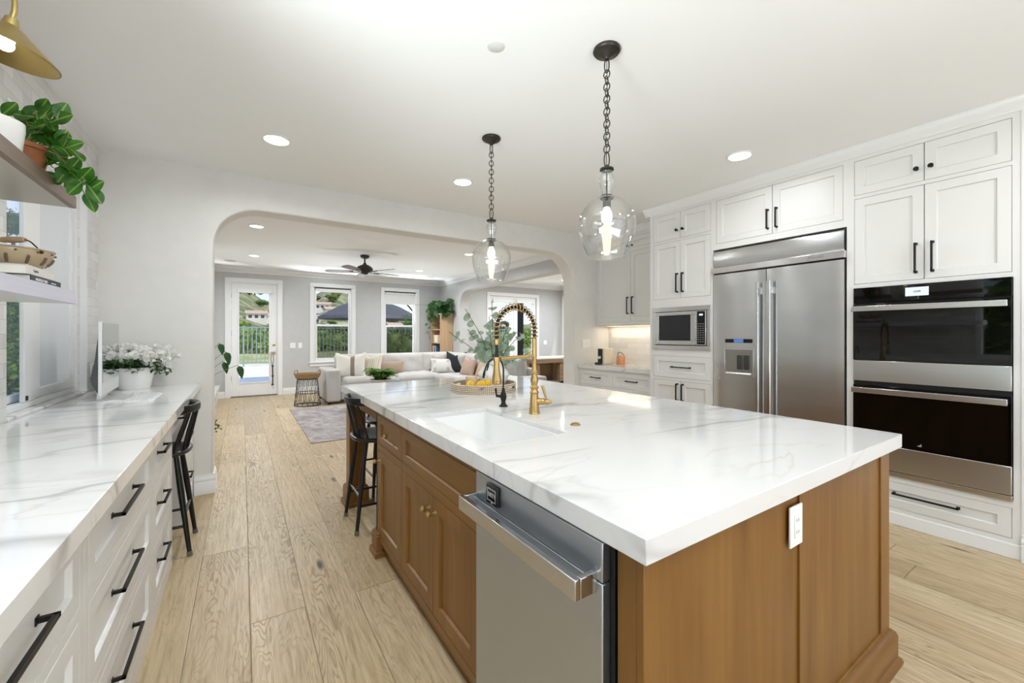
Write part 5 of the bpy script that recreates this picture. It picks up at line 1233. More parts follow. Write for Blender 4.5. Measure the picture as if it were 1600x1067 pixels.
# ================================================================== STOOLS
def make_stool(label):
    t = thing('counter_stool', label, 'stool', (0, 0, 0), 'black spindle-back counter stools')
    m_ = MB(); SH = 0.62
    # saddle seat facing +x (front), back at -x
    nn, mm = 28, 6; rings = []
    for j, (k_, z_) in enumerate([(0.0, -0.012), (0.45, -0.010), (0.8, -0.002), (0.97, 0.0), (1.0, -0.008), (0.97, -0.022), (0.80, -0.034), (0.0, -0.036)]):
        r_ = []
        if k_ == 0: rings.append([m_.v((0, 0, SH + z_))]); continue
        for i in range(nn):
            th = 2 * math.pi * i / nn; cx, sy_ = math.cos(th), math.sin(th)
            rx = 0.185 * k_ * abs(cx) ** 0.75 * (1 if cx > 0 else -1); ry = (0.200 + 0.012 * cx) * k_ * abs(sy_) ** 0.75 * (1 if sy_ > 0 else -1)
            r_.append(m_.v((rx, ry, SH + z_)))
        rings.append(r_)
    for A, B in zip(rings, rings[1:]):
        for i in range(nn):
            i2 = (i + 1) % nn
            if len(A) == 1: m_.face([A[0], B[i], B[i2]])
            elif len(B) == 1: m_.face([A[i], A[i2], B[0]])
            else: m_.face([A[i], A[i2], B[i2], B[i]])
    m_.done('seat', M_blackpaint, t, angle=60)
    feet = {}
    for sx_ in (-1, 1):
        for sy_ in (-1, 1):
            tp_ = Vector((sx_ * 0.115, sy_ * 0.125, SH - 0.03)); ft = Vector((sx_ * 0.185, sy_ * 0.172, 0.0)); feet[(sx_, sy_)] = (tp_, ft)
            lg = MB().tube([tp_, tp_.lerp(ft, 0.35), tp_.lerp(ft, 0.958)], [0.0125, 0.0165, 0.0115], 12).done('leg', M_blackpaint, t)
            MB().tube([tp_.lerp(ft, 0.953), ft], [0.0140, 0.0150], 12).done('rubber_foot', M_rubber, lg)
    at = lambda k_, f: feet[k_][0].lerp(feet[k_][1], f)
    for a, b, f in (((-1, -1), (-1, 1), 0.60), ((-1, -1), (1, -1), 0.70), ((-1, 1), (1, 1), 0.70)):
        MB().tube([at(a, f), at(b, f)], 0.0085, 8).done('stretcher', M_blackpaint, t)
    fr = MB().tube(smooth([at((1, -1), 0.62), at((1, -1), 0.62) + Vector((0.05, 0.04, 0)), at((1, 1), 0.62) + Vector((0.05, -0.04, 0)), at((1, 1), 0.62)]), 0.008, 8).done('footrest', M_blackpaint, t)
    # back: curved crest rail on spindles
    cr = []; n_ = 17
    for i in range(n_):
        th = R(-62 + 124 * i / (n_ - 1)); cr.append(Vector((-0.042 - 0.170 * math.cos(th), 0.185 * math.sin(th) / math.sin(R(62)) * 1.0, 0.868)))
    m_ = MB(); rr = []
    for i, p in enumerate(cr):
        a_ = cr[max(i - 1, 0)]; b_ = cr[min(i + 1, n_ - 1)]; tg = (b_ - a_).normalized(); nrm = Vector((tg.y, -tg.x, 0)); e = min(i, n_ - 1 - i); hh = 0.024 if e > 0 else 0.017; ww = 0.011 if e > 0 else 0.008
        rr.append([m_.v(p + nrm * w_ + Z * (h_ + w_ * -0.35)) for w_, h_ in ((-ww, -hh), (ww, -hh), (ww * 1.15, 0), (ww, hh), (-ww, hh), (-ww * 1.15, 0))])
    for A, B in zip(rr, rr[1:]):
        for i in range(6): m_.face([A[i], A[(i + 1) % 6], B[(i + 1) % 6], B[i]])
    m_.face(rr[0][::-1]); m_.face(rr[-1]); m_.done('crest_rail', M_blackpaint, t, bevel=0.006, bseg=3, angle=60)
    for i in range(5):
        f = (i + 0.5) / 5; p1 = cr[int(round(1.5 + f * (n_ - 4)))]; a_ = R(-50 + 100 * i / 4)
        p0 = Vector((-0.160 * math.cos(a_) * 0.98, 0.175 * math.sin(a_), SH - 0.012))
        MB().tube([p0, p0.lerp(p1, 0.45), p1 - Z * 0.01], [0.0065, 0.0095, 0.006], 10).done('spindle', M_blackpaint, t)
    return t
st0 = make_stool('black spindle-back stool at the desk gap of the left worktop')
st0.location = (-0.445, 3.285, 0); st0.rotation_euler = (0, 0, R(180))
dup(st0, (0.815, 3.0, 0), 0.0, 'black spindle-back stool on the walkway side of the island')
dup(st0, (1.04, 3.52, 0), R(-90), 'black spindle-back stool tucked under the far end of the island')

# ================================================================== LEFT COUNTER AND SHELVES
M_silver = mat('silver_aluminium', '#e4e4e4', 0.3, 0.55)
M_screenoff, n = mnodes('dark_screen', col='#0b0b0c', rough=0.04); n.set(Specular_IOR_Level=0.9, Coat_Weight=1.0, Coat_Roughness=0.02)
co = thing('desktop_computer', 'silver all-in-one desktop computer seen edge-on on the left worktop', 'computer', (-0.69, 3.53, ZT))
pn, pf = Vector((-0.668, 3.25, 0)), Vector((-0.701, 3.81, 0)); U = (pf - pn).normalized(); Nn = Vector((U.y, -U.x, 0)); Lm = (pf - pn).length
Fm = (pn, U, Z.copy(), Nn)
MB().obox(Fm, 0, Lm, ZT + 0.045, 1.395, -0.018, 0).done('housing', M_silver, co, bevel=0.003)
MB().obox(Fm, 0.006, Lm - 0.006, ZT + 0.122, 1.389, 0.0, 0.0012).done('screen', M_screenoff, co)
bk = MB(); Oc = pn + U * (Lm / 2)
bk.prism((pn + U * 0.02, Nn, Z.copy(), U), [(-0.018, 0.975), (-0.018, 1.33), (-0.034, 1.17), (-0.052, 1.07), (-0.045, 1.03)], 0, Lm - 0.04).done('back_shell', mat('shaded_shell', '#4a4a4a', 0.4), co)  # shade on the back bulge is put into this dark grey
sd0 = pn + U * (Lm / 2 - 0.17)
m_ = MB().prism((sd0, Nn, Z.copy(), U), [(-0.125, ZT), (0.085, ZT), (0.085, ZT + 0.006), (-0.125, ZT + 0.008)], 0, 0.34)
m_.prism((pn + U * (Lm / 2 - 0.08), Nn, Z.copy(), U), [(-0.055, ZT + 0.007), (-0.030, ZT + 0.007), (-0.019, ZT + 0.11), (-0.046, ZT + 0.14)], 0, 0.16).done('stand', M_silver, co, bevel=0.001)
kbd = thing('keyboard', 'white computer keyboard lying beside the computer stand', 'keyboard', (-0.50, 3.48, ZT))
FK = (Vector((-0.565, 3.20, ZT)), Y.copy(), Z.copy(), X.copy())
MB().prism((Vector((0, 3.22, ZT)), X.copy(), Z.copy(), Y.copy()), [(-0.575, 0.0), (-0.575, 0.014), (-0.452, 0.006), (-0.452, 0)], 0, 0.42).done('body', M_white, kbd, bevel=0.002)
ks = MB()
for r_ in range(5):
    for c_ in range(14):
        x0 = -0.570 + r_ * 0.0225; y0 = 3.227 + c_ * 0.0292; zt = ZT + 0.014 - (r_ + 0.5) * 0.0225 * 0.065
        ks.box(x0, x0 + 0.019, y0, y0 + 0.026, zt - 0.001, zt + 0.003)
ks.done('keys', mat('key_white', '#e9e9e7', 0.4), kbd)
# azalea
az = thing('potted_azalea', 'white flowering azalea in a white pot at the end of left worktop', 'plant', (-0.665, 4.08, ZT)); ac = Vector((-0.665, 4.08, ZT))
MB().lathe([(0, 0), (0.088, 0), (0.092, 0.004), (0.117, 0.150), (0.121, 0.151), (0.121, 0.158), (0.114, 0.158), (0.108, 0.13), (0, 0.13)], ac, 40).done('pot', M_whiteg, az)
MB().lathe([(0, 0.128), (0.108, 0.131), (0, 0.134)], ac, 20).done('soil', M_soil, az)
rnd = random.Random(8); st = MB(); lf = MB(); heads = []
for k in range(26):
    a = rnd.uniform(0, 6.28); rr = rnd.uniform(0.03, 0.17); top_ = ac + Vector((rr * math.cos(a) * 0.85 + 0.035, min(rr * math.sin(a) * 0.8, 0.12) - 0.02, 0.150 + rnd.uniform(0.02, 0.10) - rr * 0.15))
    st.tube([ac + Vector((rnd.uniform(-.05, .05), rnd.uniform(-.05, .05), 0.13)), (ac + top_) / 2 + Vector((0, 0, 0.07)), top_], 0.002, 5)
    for i in range(16):
        d = Vector((rnd.uniform(-1, 1), rnd.uniform(-1, 1), rnd.uniform(-0.3, 0.6))); s_ = rnd.uniform(0.032, 0.054)
        lf.leaf(top_ + Vector((rnd.uniform(-.03, .03), rnd.uniform(-.03, .03), rnd.uniform(-.045, .005))), d, Z, s_, s_ * 0.45, 'diamond', 0.3, 0.12, 3)
st.done('stems', M_twig, az); lf.done('foliage', M_azal, az, recalc=False)
hd_ = [(0.215, 0.02, 0.235), (0.165, -0.05, 0.232), (0.125, 0.05, 0.270), (0.095, -0.085, 0.225), (0.055, -0.01, 0.262), (0.005, -0.09, 0.228), (-0.035, 0.02, 0.285), (-0.075, -0.08, 0.225), (-0.115, -0.01, 0.255), (-0.135, -0.09, 0.195), (0.02, 0.08, 0.272), (0.185, 0.06, 0.258), (-0.075, 0.07, 0.272)]
for hx_, hy_, hz_ in hd_:
    fm = MB(); cpt = ac + Vector((hx_, hy_, hz_))
    for i in range(46):
        d = Vector((rnd.gauss(0, 1), rnd.gauss(-0.15, 1), rnd.gauss(0.35, 0.75))).normalized(); side = Vector((rnd.uniform(-1, 1), rnd.uniform(-1, 1), rnd.uniform(-1, 1)))
        fm.leaf(cpt + d * 0.022, (d + side * 0.8), d, rnd.uniform(0.030, 0.044), rnd.uniform(0.032, 0.042), 'round', rnd.uniform(-0.3, 0.3), rnd.uniform(0.1, 0.3), 5)
    fm.done('blossom', M_petal, az, recalc=False)

# floating shelves on the left wall
def shelf(label, z0, z1, m, mb_, name='floating_shelf'):
    t = thing(name, label, 'shelf', (XL, 1.9, z0)); xf, y0, y1 = -0.617, 1.15, 2.600
    MB().box(xf - 0.022, xf, y0, y1, z0, z1).done('fascia', m, t, bevel=0.0015)
    MB().box(XL + 0.001, xf - 0.0225, y0, y1 - 0.0005, z0 + 0.0015, z1).done('board', mb_, t)
shelf('dark walnut floating shelf, the upper one with trailing pothos', 1.879, 1.933, M_shelfw, mat('shelf_underside', '#bdb6aa', 0.35))
shelf('wooden floating shelf paled by painted glare, the lower one holding books and colander', 1.454, 1.510, M_shelfl, mat('shelf_underside_pale', '#dcdad3', 0.35))
SZ = 1.933
# white pot and terracotta planter with pothos on the upper shelf
wpc = (-0.725, 2.165, SZ)
wp = thing('white_plant_pot', 'white ceramic pot on the upper shelf left of the pothos', 'pot', wpc)
MB().lathe([(0, 0), (0.062, 0), (0.072, 0.012), (0.080, 0.095), (0.0815, 0.100), (0.0815, 0.128), (0.076, 0.128), (0.072, 0.11), (0, 0.11)], wpc, 34).done('body', M_whiteg, wp)
MB().lathe([(0, 0.108), (0.07, 0.11), (0, 0.114)], wpc, 20).done('soil', M_soil, wp)
pc_ = Vector((-0.715, 2.355, SZ))
tp2 = thing('potted_pothos', 'trailing variegated pothos in a terracotta planter on the upper shelf', 'plant', pc_)
M_terra = noisy('terracotta', '#8a5433', '#a4683f', 14, 0.7)
MB().lathe([(0, 0), (0.060, 0), (0.064, 0.005), (0.080, 0.092), (0.086, 0.094), (0.086, 0.112), (0.079, 0.112), (0.075, 0.092), (0, 0.09)], pc_, 30).done('planter', M_terra, tp2)
MB().lathe([(0, 0.088), (0.075, 0.09), (0, 0.096)], pc_, 18).done('soil', M_soil, tp2)
rnd = random.Random(21); st = MB(); lf = MB()
RT = Vector((0.80, -0.55, 0)); OUT = Vector((0.45, -0.80, 0.15))       # leaves fan out towards the room
vines = [[(-.04, .19), (-.13, .235)], [(-.03, .20), (-.075, .225), (-.14, .20)], [(0, .20), (0.0, .245)], [(0.02, .20), (0.05, .24)], [(0.03, .19), (0.10, .215)], [(0.03, .18), (0.09, .165)], [(0.04, .16), (0.10, .135)],
         [(0.05, .15), (0.12, .10), (0.165, .115)], [(0.05, .13), (0.10, .07), (0.115, .02)], [(0.06, .12), (0.13, .05), (0.175, .01), (0.185, -.02)], [(0.06, .12), (0.12, .03), (0.145, -.03), (0.15, -.06)], [(-.02, .16), (-.05, .09), (-.03, .03)], [(0.0, .15), (0.03, .09), (0.045, .04)], [(-.01, .18), (-.02, .20)]]
for vn in vines:
    ps = smooth([pc_ + Z * 0.09] + [pc_ + RT * (a * (0.78 if a > 0 else 1.15)) + Vector((0.045 + max(0, 0.10 - b) * 0.35, 0, b)) for a, b in vn], 6); st.tube(ps, 0.002, 6)
    nL = 2 + len(vn)
    for i in range(nL):
        f = 0.45 + 0.55 * i / (nL - 1); p = ps[int(f * (len(ps) - 1))]; s_ = rnd.uniform(0.060, 0.082)
        an = rnd.uniform(-1.1, 1.1) if rnd.random() < 0.7 else rnd.uniform(1.6, 4.6)
        d = RT * math.cos(an) + Z * math.sin(an) * 0.9 + OUT * rnd.uniform(-.25, .35); nm = OUT + Vector((rnd.uniform(-.45, .45), rnd.uniform(-.45, .45), rnd.uniform(-.2, .6)))
        q = p + d.normalized() * 0.012; st.tube([p, q], 0.0014, 5)
        lf.leaf(q, d, nm, s_, s_ * rnd.uniform(0.60, 0.72), 'oval', rnd.uniform(0.05, 0.25), 0.04, 8)
st.done('vines', M_stem, tp2); lf.done('foliage', M_pothos, tp2, recalc=False)
# books and colander on the lower shelf
LZ = 1.510
def book(label, x0, x1, y0, y1, z0, h, cover, spine, tsize, tm, yt, extra=None):
    t = thing('book', label, 'book', ((x0 + x1) / 2, (y0 + y1) / 2, z0))
    c_ = MB(); c_.box(x0, x1, y0, y1, z0, z0 + 0.0025).box(x0, x1, y0, y1, z0 + h - 0.0025, z0 + h).box(x1 - 0.003, x1, y0, y1, z0 + 0.0024, z0 + h - 0.0024); c_.done('cover', cover, t, bevel=0.0008)
    MB().box(x0 + 0.004, x1 - 0.0031, y0 + 0.004, y1 - 0.004, z0 + 0.0026, z0 + h - 0.0026).done('pages', mat('paper', '#efece4', 0.8), t)
    text(spine, tsize, (x1 + 0.0002, yt, z0 + h * 0.5), Y, Z, tm, 'spine_title', t, depth=0.0003, bold=True)
    if extra: text(extra[0], extra[1], (x1 + 0.0002, extra[2], z0 + h * 0.5), Y, Z, tm, 'spine_author', t, depth=0.0003)
    return t
M_bkd = mat('charcoal_cover', '#33373b', 0.5); M_bkw = mat('white_cover', '#e3e0d8', 0.5); M_ink = mat('grey_ink', '#6b6964', 0.6); M_inkw = mat('white_ink', '#efefec', 0.6)
book('charcoal book with white spine lettering, lower of the two on the shelf', -0.845, -0.640, 2.205, 2.500, LZ, 0.027, M_bkd, 'MAGNOLIA TABLE', 0.0135, M_inkw, 2.245, ('JOANNA GAINES', 0.0065, 2.395))
book('white book with small grey title on top of the charcoal book', -0.850, -0.643, 2.185, 2.450, LZ + 0.0272, 0.033, M_bkw, 'Together', 0.0125, M_ink, 2.235)
cl = thing('colander', 'beige enamel colander with wooden-grip bail handle on the books', 'colander', (-0.738, 2.375, LZ + 0.0603)); cc = Vector((-0.738, 2.375, LZ + 0.0603)); BD = Vector((0.837, -0.547, 0))
M_enam = mat('beige_enamel', '#b7a485', 0.16); M_enamd = mat('slot_shadow', '#6a5a41', 0.6)
MB().lathe([(0, 0), (0.062, 0), (0.074, 0.005), (0.098, 0.030), (0.108, 0.056), (0.110, 0.070), (0.114, 0.073), (0.112, 0.077), (0.107, 0.074), (0.105, 0.058), (0.094, 0.032), (0.072, 0.009), (0, 0.005)], cc, 44).done('bowl', M_enam, cl)
sl_ = MB()
for i in range(12):
    a = 2 * math.pi * (i + 0.3) / 12; dr_ = Vector((math.cos(a), math.sin(a), 0)); tg = Vector((-dr_.y, dr_.x, 0))
    sl_.tube([cc + dr_ * 0.090 + Z * 0.018, cc + dr_ * 0.1005 + Z * 0.032, cc + dr_ * 0.1075 + Z * 0.046], [0.004, 0.0052, 0.004], 8).ball(cc + dr_ * 0.1095 + Z * 0.062 + tg * 0.024, 0.0042, 8, 6)
sl_.done('drain_slots', M_enamd, cl)
ha = cc + BD * 0.112 + Z * 0.064; hb2 = cc - BD * 0.112 + Z * 0.064
MB().tube(smooth([ha, ha - BD * 0.022 + Z * 0.022, cc + BD * 0.050 + Z * 0.112, cc - BD * 0.045 + Z * 0.112, hb2 + BD * 0.022 + Z * 0.022, hb2], 6), 0.0025, 7).done('bail_wire', M_bronze, cl)
MB().lathe([(0, -0.048), (0.009, -0.048), (0.0115, -0.03), (0.0120, 0.0), (0.0115, 0.03), (0.009, 0.048), (0, 0.048)], cc + Z * 0.1125, 16, BD).done('wooden_grip', M_oakl, cl)
for p in (ha, hb2): MB().ball(p, 0.0065, 10, 8).done('rivet', M_bronze, cl)

# ================================================================== COFFEE CORNER
cm = thing('coffee_machine', 'slim cream and black coffee machine on the corner worktop', 'coffee machine', (4.10, 3.98, ZT))
M_cream = mat('cream_plastic', '#e6dac3', 0.4)
MB().box(4.045, 4.22, 3.935, 4.065, ZT, ZT + 0.215).done('body', M_cream, cm, bevel=0.012, bseg=3)
MB().box(4.028, 4.048, 3.962, 4.038, ZT + 0.004, ZT + 0.21).done('front_panel', mat('black_plastic', '#17181a', 0.25), cm, bevel=0.008, bseg=3)
MB().box(3.975, 4.03, 3.962, 4.038, ZT, ZT + 0.028).done('drip_tray', MATS['black_plastic'], cm, bevel=0.003)
MB().box(4.005, 4.03, 3.975, 4.025, ZT + 0.075, ZT + 0.11).done('spout', M_silver, cm, bevel=0.004)
sm = thing('copper_canister', 'copper-coloured canister with dark handle beside the coffee machine', 'canister', (4.24, 3.84, ZT))
MB().lathe([(0, 0), (0.055, 0), (0.057, 0.004), (0.057, 0.115), (0.052, 0.122), (0, 0.122)], (4.24, 3.82, ZT), 26).done('body', mat('copper_finish', '#d99a72', 0.35, 0.6), sm)
MB().tube(smooth([(4.24, 3.875, ZT + 0.118), (4.24, 3.865, ZT + 0.155), (4.24, 3.82, ZT + 0.165), (4.24, 3.78, ZT + 0.14), (4.24, 3.766, ZT + 0.118)]), 0.004, 8).done('handle', M_black, sm)

# ================================================================== LIVING ROOM
M_sofa, n = mnodes('grey_linen', rough=0.95); f = n.noise(n.obj(), 320, 2)
n.set(Base_Color=n.ramp(n.noise(n.obj(), 5, 3), [(0.3, S('#b4b1ad')), (0.7, S('#c0bdb9'))]), Normal=n.bump(f, 0.25, 0.002))
def cushion(w_, d_, h_, name, m, parent, M_, pw=2.6, pinch=0.0, n_=18, dent=0.0):
    """a stuffed cushion: two bulging faces meeting at a seam; local x width, y depth, z thickness"""
    mb = MB(); top_, bot = [], []
    for j in range(n_ + 1):
        rt, rb_ = [], []
        for i in range(n_ + 1):
            u, v_ = -1 + 2 * i / n_, -1 + 2 * j / n_
            prof = max(0.0, (1 - abs(u) ** pw) * (1 - abs(v_) ** pw)) ** 0.42
            px = u * w_ / 2 * (1 - pinch * (1 - v_ * v_) * (0.35 + 0.65 * abs(u)) * 0 - pinch * (1 - abs(v_) ** 2)); py = v_ * d_ / 2 * (1 - pinch * (1 - abs(u) ** 2))
            py -= dent * d_ * max(0.0, v_) ** 3 * max(0.0, 1 - abs(u) * 1.15) ** 1.2
            wr = mnoise.noise(Vector((px * 7, py * 7, w_ * 13))) * 0.06 * h_ * prof
            zt = h_ / 2 * prof + wr
            p1 = M_ @ Vector((px, py, zt)); p2 = M_ @ Vector((px, py, -h_ / 2 * prof + wr))
            a = mb.v(p1); edge = i in (0, n_) or j in (0, n_)
            rt.append(a); rb_.append(a if edge else mb.v(p2))
        top_.append(rt); bot.append(rb_)
    for j in range(n_):
        for i in range(n_):
            f1 = mb.face([top_[j][i], top_[j][i + 1], top_[j + 1][i + 1], top_[j + 1][i]])
            f2 = mb.face([bot[j][i], bot[j + 1][i], bot[j + 1][i + 1], bot[j][i + 1]])
            for f_ in (f1, f2):
                if f_:
                    for lp_, (ii, jj) in zip(f_.loops, ((i, j), (i + 1, j), (i + 1, j + 1), (i, j + 1)) if f_ is f1 else ((i, j), (i, j + 1), (i + 1, j + 1), (i + 1, j))): lp_[mb.uv].uv = (ii / n_, jj / n_)
    return mb.done(name, m, parent, recalc=False, angle=75) if parent else mb
def TM(loc, rx=0, ry=0, rz=0): return Matrix.Translation(loc) @ Matrix.Rotation(R(rz), 4, 'Z') @ Matrix.Rotation(R(rx), 4, 'X') @ Matrix.Rotation(R(ry), 4, 'Y')
sf = thing('sectional_sofa', 'large light grey linen sectional sofa in the living room', 'sofa', (3.0, 8.9, 0))
def sbox(nm, x0, x1, y0, y1, z0, z1, bv=0.03): return MB().box(x0, x1, y0, y1, z0, z1).done(nm, M_sofa, sf, bevel=bv, bseg=4)
sbox('arm', 1.33, 1.58, 8.36, 9.42, 0.045, 0.655, 0.04)
sbox('base', 1.585, 4.45, 8.42, 9.42, 0.07, 0.30, 0.02); sbox('base', 3.47, 4.45, 5.95, 8.415, 0.07, 0.30, 0.02)
sbox('back_frame', 1.585, 4.45, 9.20, 9.425, 0.30, 0.72, 0.04); sbox('back_frame', 4.24, 4.46, 5.95, 9.19, 0.30, 0.72, 0.04)
sbox('arm', 3.46, 4.46, 5.68, 5.94, 0.045, 0.60, 0.04)
for x0, x1 in ((1.60, 2.68), (2.69, 3.77)): cushion(x1 - x0 + 0.05, 0.80, 0.25, 'seat_cushion', M_sofa, sf, TM(((x0 + x1) / 2, 8.80, 0.375)), 7)
cushion(0.72, 0.80, 0.25, 'seat_cushion', M_sofa, sf, TM((4.0, 8.80, 0.375)), 7)
for y0, y1 in ((5.97, 7.18), (7.19, 8.40)): cushion(0.80, y1 - y0 + 0.05, 0.25, 'seat_cushion', M_sofa, sf, TM((3.87, (y0 + y1) / 2, 0.375)), 7)
for x0, x1 in ((1.62, 2.58), (2.50, 3.50), (3.45, 4.25)): cushion(x1 - x0 + 0.05, 0.52, 0.30, 'back_cushion', M_sofa, sf, TM(((x0 + x1) / 2, 9.13, 0.66), 78), 4.5)
for y0, y1 in ((5.98, 7.0), (7.0, 8.1), (8.1, 8.95)): cushion(0.52, y1 - y0 + 0.05, 0.30, 'back_cushion', M_sofa, sf, TM((4.18, (y0 + y1) / 2, 0.66), 0, 78), 4.5)
for x_, y_ in ((1.36, 8.40), (1.36, 9.36), (4.40, 5.72), (3.5, 5.72), (4.40, 9.36)): MB().box(x_, x_ + 0.05, y_, y_ + 0.05, 0.0, 0.075).done('foot', M_darkgap, sf)
def pillow(label, w_, h_, t_, loc, rx, rz, m, ry=0, name='throw_pillow', pinch=0.11, group=None):
    M_ = TM(loc, 0, 0, rz) @ Matrix.Rotation(R(rx), 4, 'X') @ Matrix.Rotation(R(ry), 4, 'Z')
    o = cushion(w_, h_, t_, name, m, None, M_, 2.4, pinch, 20, 0.16 if w_ < 1.3 * h_ else 0.0).done(name, m, None, Vector(loc), recalc=False, angle=75); return tag(o, label, 'pillow', group)
def striped(name, base, stripe, bands, axis=0, rough=0.95, broken=False):
    m, n = mnodes(name, rough=rough); uv = n.n('ShaderNodeSeparateXYZ', {0: n.n('ShaderNodeUVMap').outputs[0]}); q = uv.outputs[axis]; acc = None
    for a, b in bands:
        g = n.math('MULTIPLY', n.math('GREATER_THAN', q, a), n.math('LESS_THAN', q, b)); acc = g if acc is None else n.math('MAXIMUM', acc, g)
    if broken:
        o_ = uv.outputs[1 - axis]; acc = n.math('MULTIPLY', acc, n.math('GREATER_THAN', n.math('ABSOLUTE', n.math('SUBTRACT', o_, 0.5)), 0.16)); acc = n.math('MULTIPLY', acc, n.math('LESS_THAN', n.math('ABSOLUTE', n.math('SUBTRACT', o_, 0.5)), 0.42))
    n.set(Base_Color=n.mix(acc, S(base), S(stripe)), Normal=n.bump(n.noise(n.obj(), 260, 2), 0.2, 0.002)); return m
P_brown = striped('cream_brown_stripe', '#d5d0c6', '#85776a', [(0.50, 0.64)])
P_cream = striped('cream_ribbed', '#d5cebd', '#b9ae96', [(0.08 + 0.09 * i, 0.105 + 0.09 * i) for i in range(10)])
P_tick = striped('white_black_ticks', '#d3d1cb', '#4a4a48', [(0.10, 0.115), (0.145, 0.16), (0.19, 0.205), (0.66, 0.675), (0.705, 0.72), (0.75, 0.765)], broken=True)
P_tan = mat('tan_velvet', '#a08b77', 0.95); P_blush = mat('blush_linen', '#b39a88', 0.95); P_black = mat('black_velvet', '#25262a', 0.95); P_taupe = mat('taupe_linen', '#a59b91', 0.95); P_grey = mat('grey_blue_linen', '#8b8d97', 0.95); P_beige = mat('warm_beige_linen', '#bfa283', 0.95)
pillow('square white pillow with brown centre stripe by the left sofa arm', 0.60, 0.56, 0.20, (1.83, 8.74, 0.70), 70, -14, P_brown)
pillow('cream ribbed pillow between striped pillow and tan lumbar', 0.50, 0.52, 0.18, (2.24, 8.82, 0.69), 68, -34, P_cream)
pillow('tan lumbar pillow behind the green fern', 0.66, 0.30, 0.14, (2.66, 8.86, 0.61), 70, 0, P_tan)
pillow('taupe pillow in the sofa corner behind the ticked lumbar', 0.46, 0.46, 0.16, (3.78, 8.93, 0.68), 68, -42, P_taupe)
pillow('white lumbar pillow with thin black tick marks', 0.56, 0.36, 0.15, (3.74, 8.52, 0.63), 66, -22, P_tick)
pillow('black square pillow in the corner of the sofa', 0.50, 0.50, 0.17, (4.00, 8.42, 0.70), 74, -48, P_black, pinch=0.10)
pillow('blush pillow behind the white vase', 0.44, 0.44, 0.15, (3.92, 7.62, 0.66), 66, -78, P_blush)
pillow('warm beige pillow right of the white vase', 0.42, 0.42, 0.15, (3.93, 6.98, 0.66), 66, -78, P_beige)
pillow('grey-blue pillow next to the warm beige one', 0.46, 0.46, 0.15, (3.92, 6.55, 0.66), 60, -84, P_grey)

# wire side table with basket
sd_ = thing('wire_side_table', 'black wire drum side table beside the sofa arm', 'table', (1.03, 8.60, 0)); bx, by = 1.03, 8.60
m_ = MB()
def ring(z_, r_, t_): m_.tube([(bx + r_ * math.cos(2 * math.pi * i / 36), by + r_ * math.sin(2 * math.pi * i / 36), z_) for i in range(36)], t_, 6, closed=True)
for nm_, z_, r_, t_ in (('base_ring', 0.008, 0.225, 0.008), ('middle_ring', 0.235, 0.198, 0.007), ('top_ring', 0.492, 0.175, 0.007)):
    m_ = MB(); ring(z_, r_, t_); m_.done(nm_, M_black, sd_)
m_ = MB()
for i in range(15):
    a = 2 * math.pi * i / 15; b_ = a + 2 * math.pi / 30; P = lambda r_, an_, z_: Vector((bx + r_ * math.cos(an_), by + r_ * math.sin(an_), z_))
    for s_ in (-1, 1): m_.tube([P(0.225, a, 0.008), P(0.198, a + s_ * 0.21, 0.235)], 0.0032, 5).tube([P(0.198, a + 0.21, 0.235), P(0.175, a + 0.21 + s_ * 0.21, 0.50)], 0.0032, 5)
m_.done('wires', M_black, sd_)
MB().lathe([(0, 0.500), (0.182, 0.500), (0.182, 0.506), (0, 0.506)], (bx, by, 0), 32).done('top', M_black, sd_)
bsk = thing('seagrass_tray', 'round seagrass basket tray on the wire side table', 'basket', (bx, by, 0.506))
M_sea = noisy('seagrass', '#8d6f47', '#b4946a', 45, 0.85, (1, 1, 5), 0.6)
MB().lathe([(0, 0.001), (0.195, 0.001), (0.208, 0.02), (0.214, 0.085), (0.218, 0.09), (0.205, 0.09), (0.198, 0.022), (0, 0.012)], (bx, by, 0.506), 36).done('body', M_sea, bsk)
for s_ in (-1, 1):
    a = R(-30) if s_ > 0 else R(150)
    u = Vector((math.cos(a), math.sin(a), 0)); v_ = Vector((-u.y, u.x, 0)); c0 = Vector((bx, by, 0.506)) + u * 0.210
    MB().tube(smooth([c0 + v_ * 0.06 + Z * 0.05, c0 + v_ * 0.055 + Z * 0.125, c0 + v_ * 0.0 + Z * 0.150, c0 - v_ * 0.055 + Z * 0.125, c0 - v_ * 0.06 + Z * 0.05]), 0.010, 8).done('handle', M_sea, bsk)
# rug
M_rug, n = mnodes('faded_rug', rough=1.0)
a_ = n.noise(n.obj((1, 1, 1)), 2.2, 6, 0.7); b_ = n.noise(n.obj((9, 9, 1)), 1.0, 3)
n.set(Base_Color=n.mix(n.ramp(b_, [(0.4, (0, 0, 0)), (0.65, (0.6, 0.6, 0.6))]), n.ramp(a_, [(0.35, S('#857d7c')), (0.55, S('#b3aca9')), (0.7, S('#938481'))]), S('#6f6b6d')), Normal=n.bump(n.noise(n.obj(), 300, 2), 0.3, 0.002))
o = MB().box(0.70, 3.40, 5.50, 8.22, 0.0005, 0.010).done('area_rug', M_rug, None, (2, 6.8, 0)); tag(o, 'faded grey-mauve area rug in front of the sofa', 'rug')
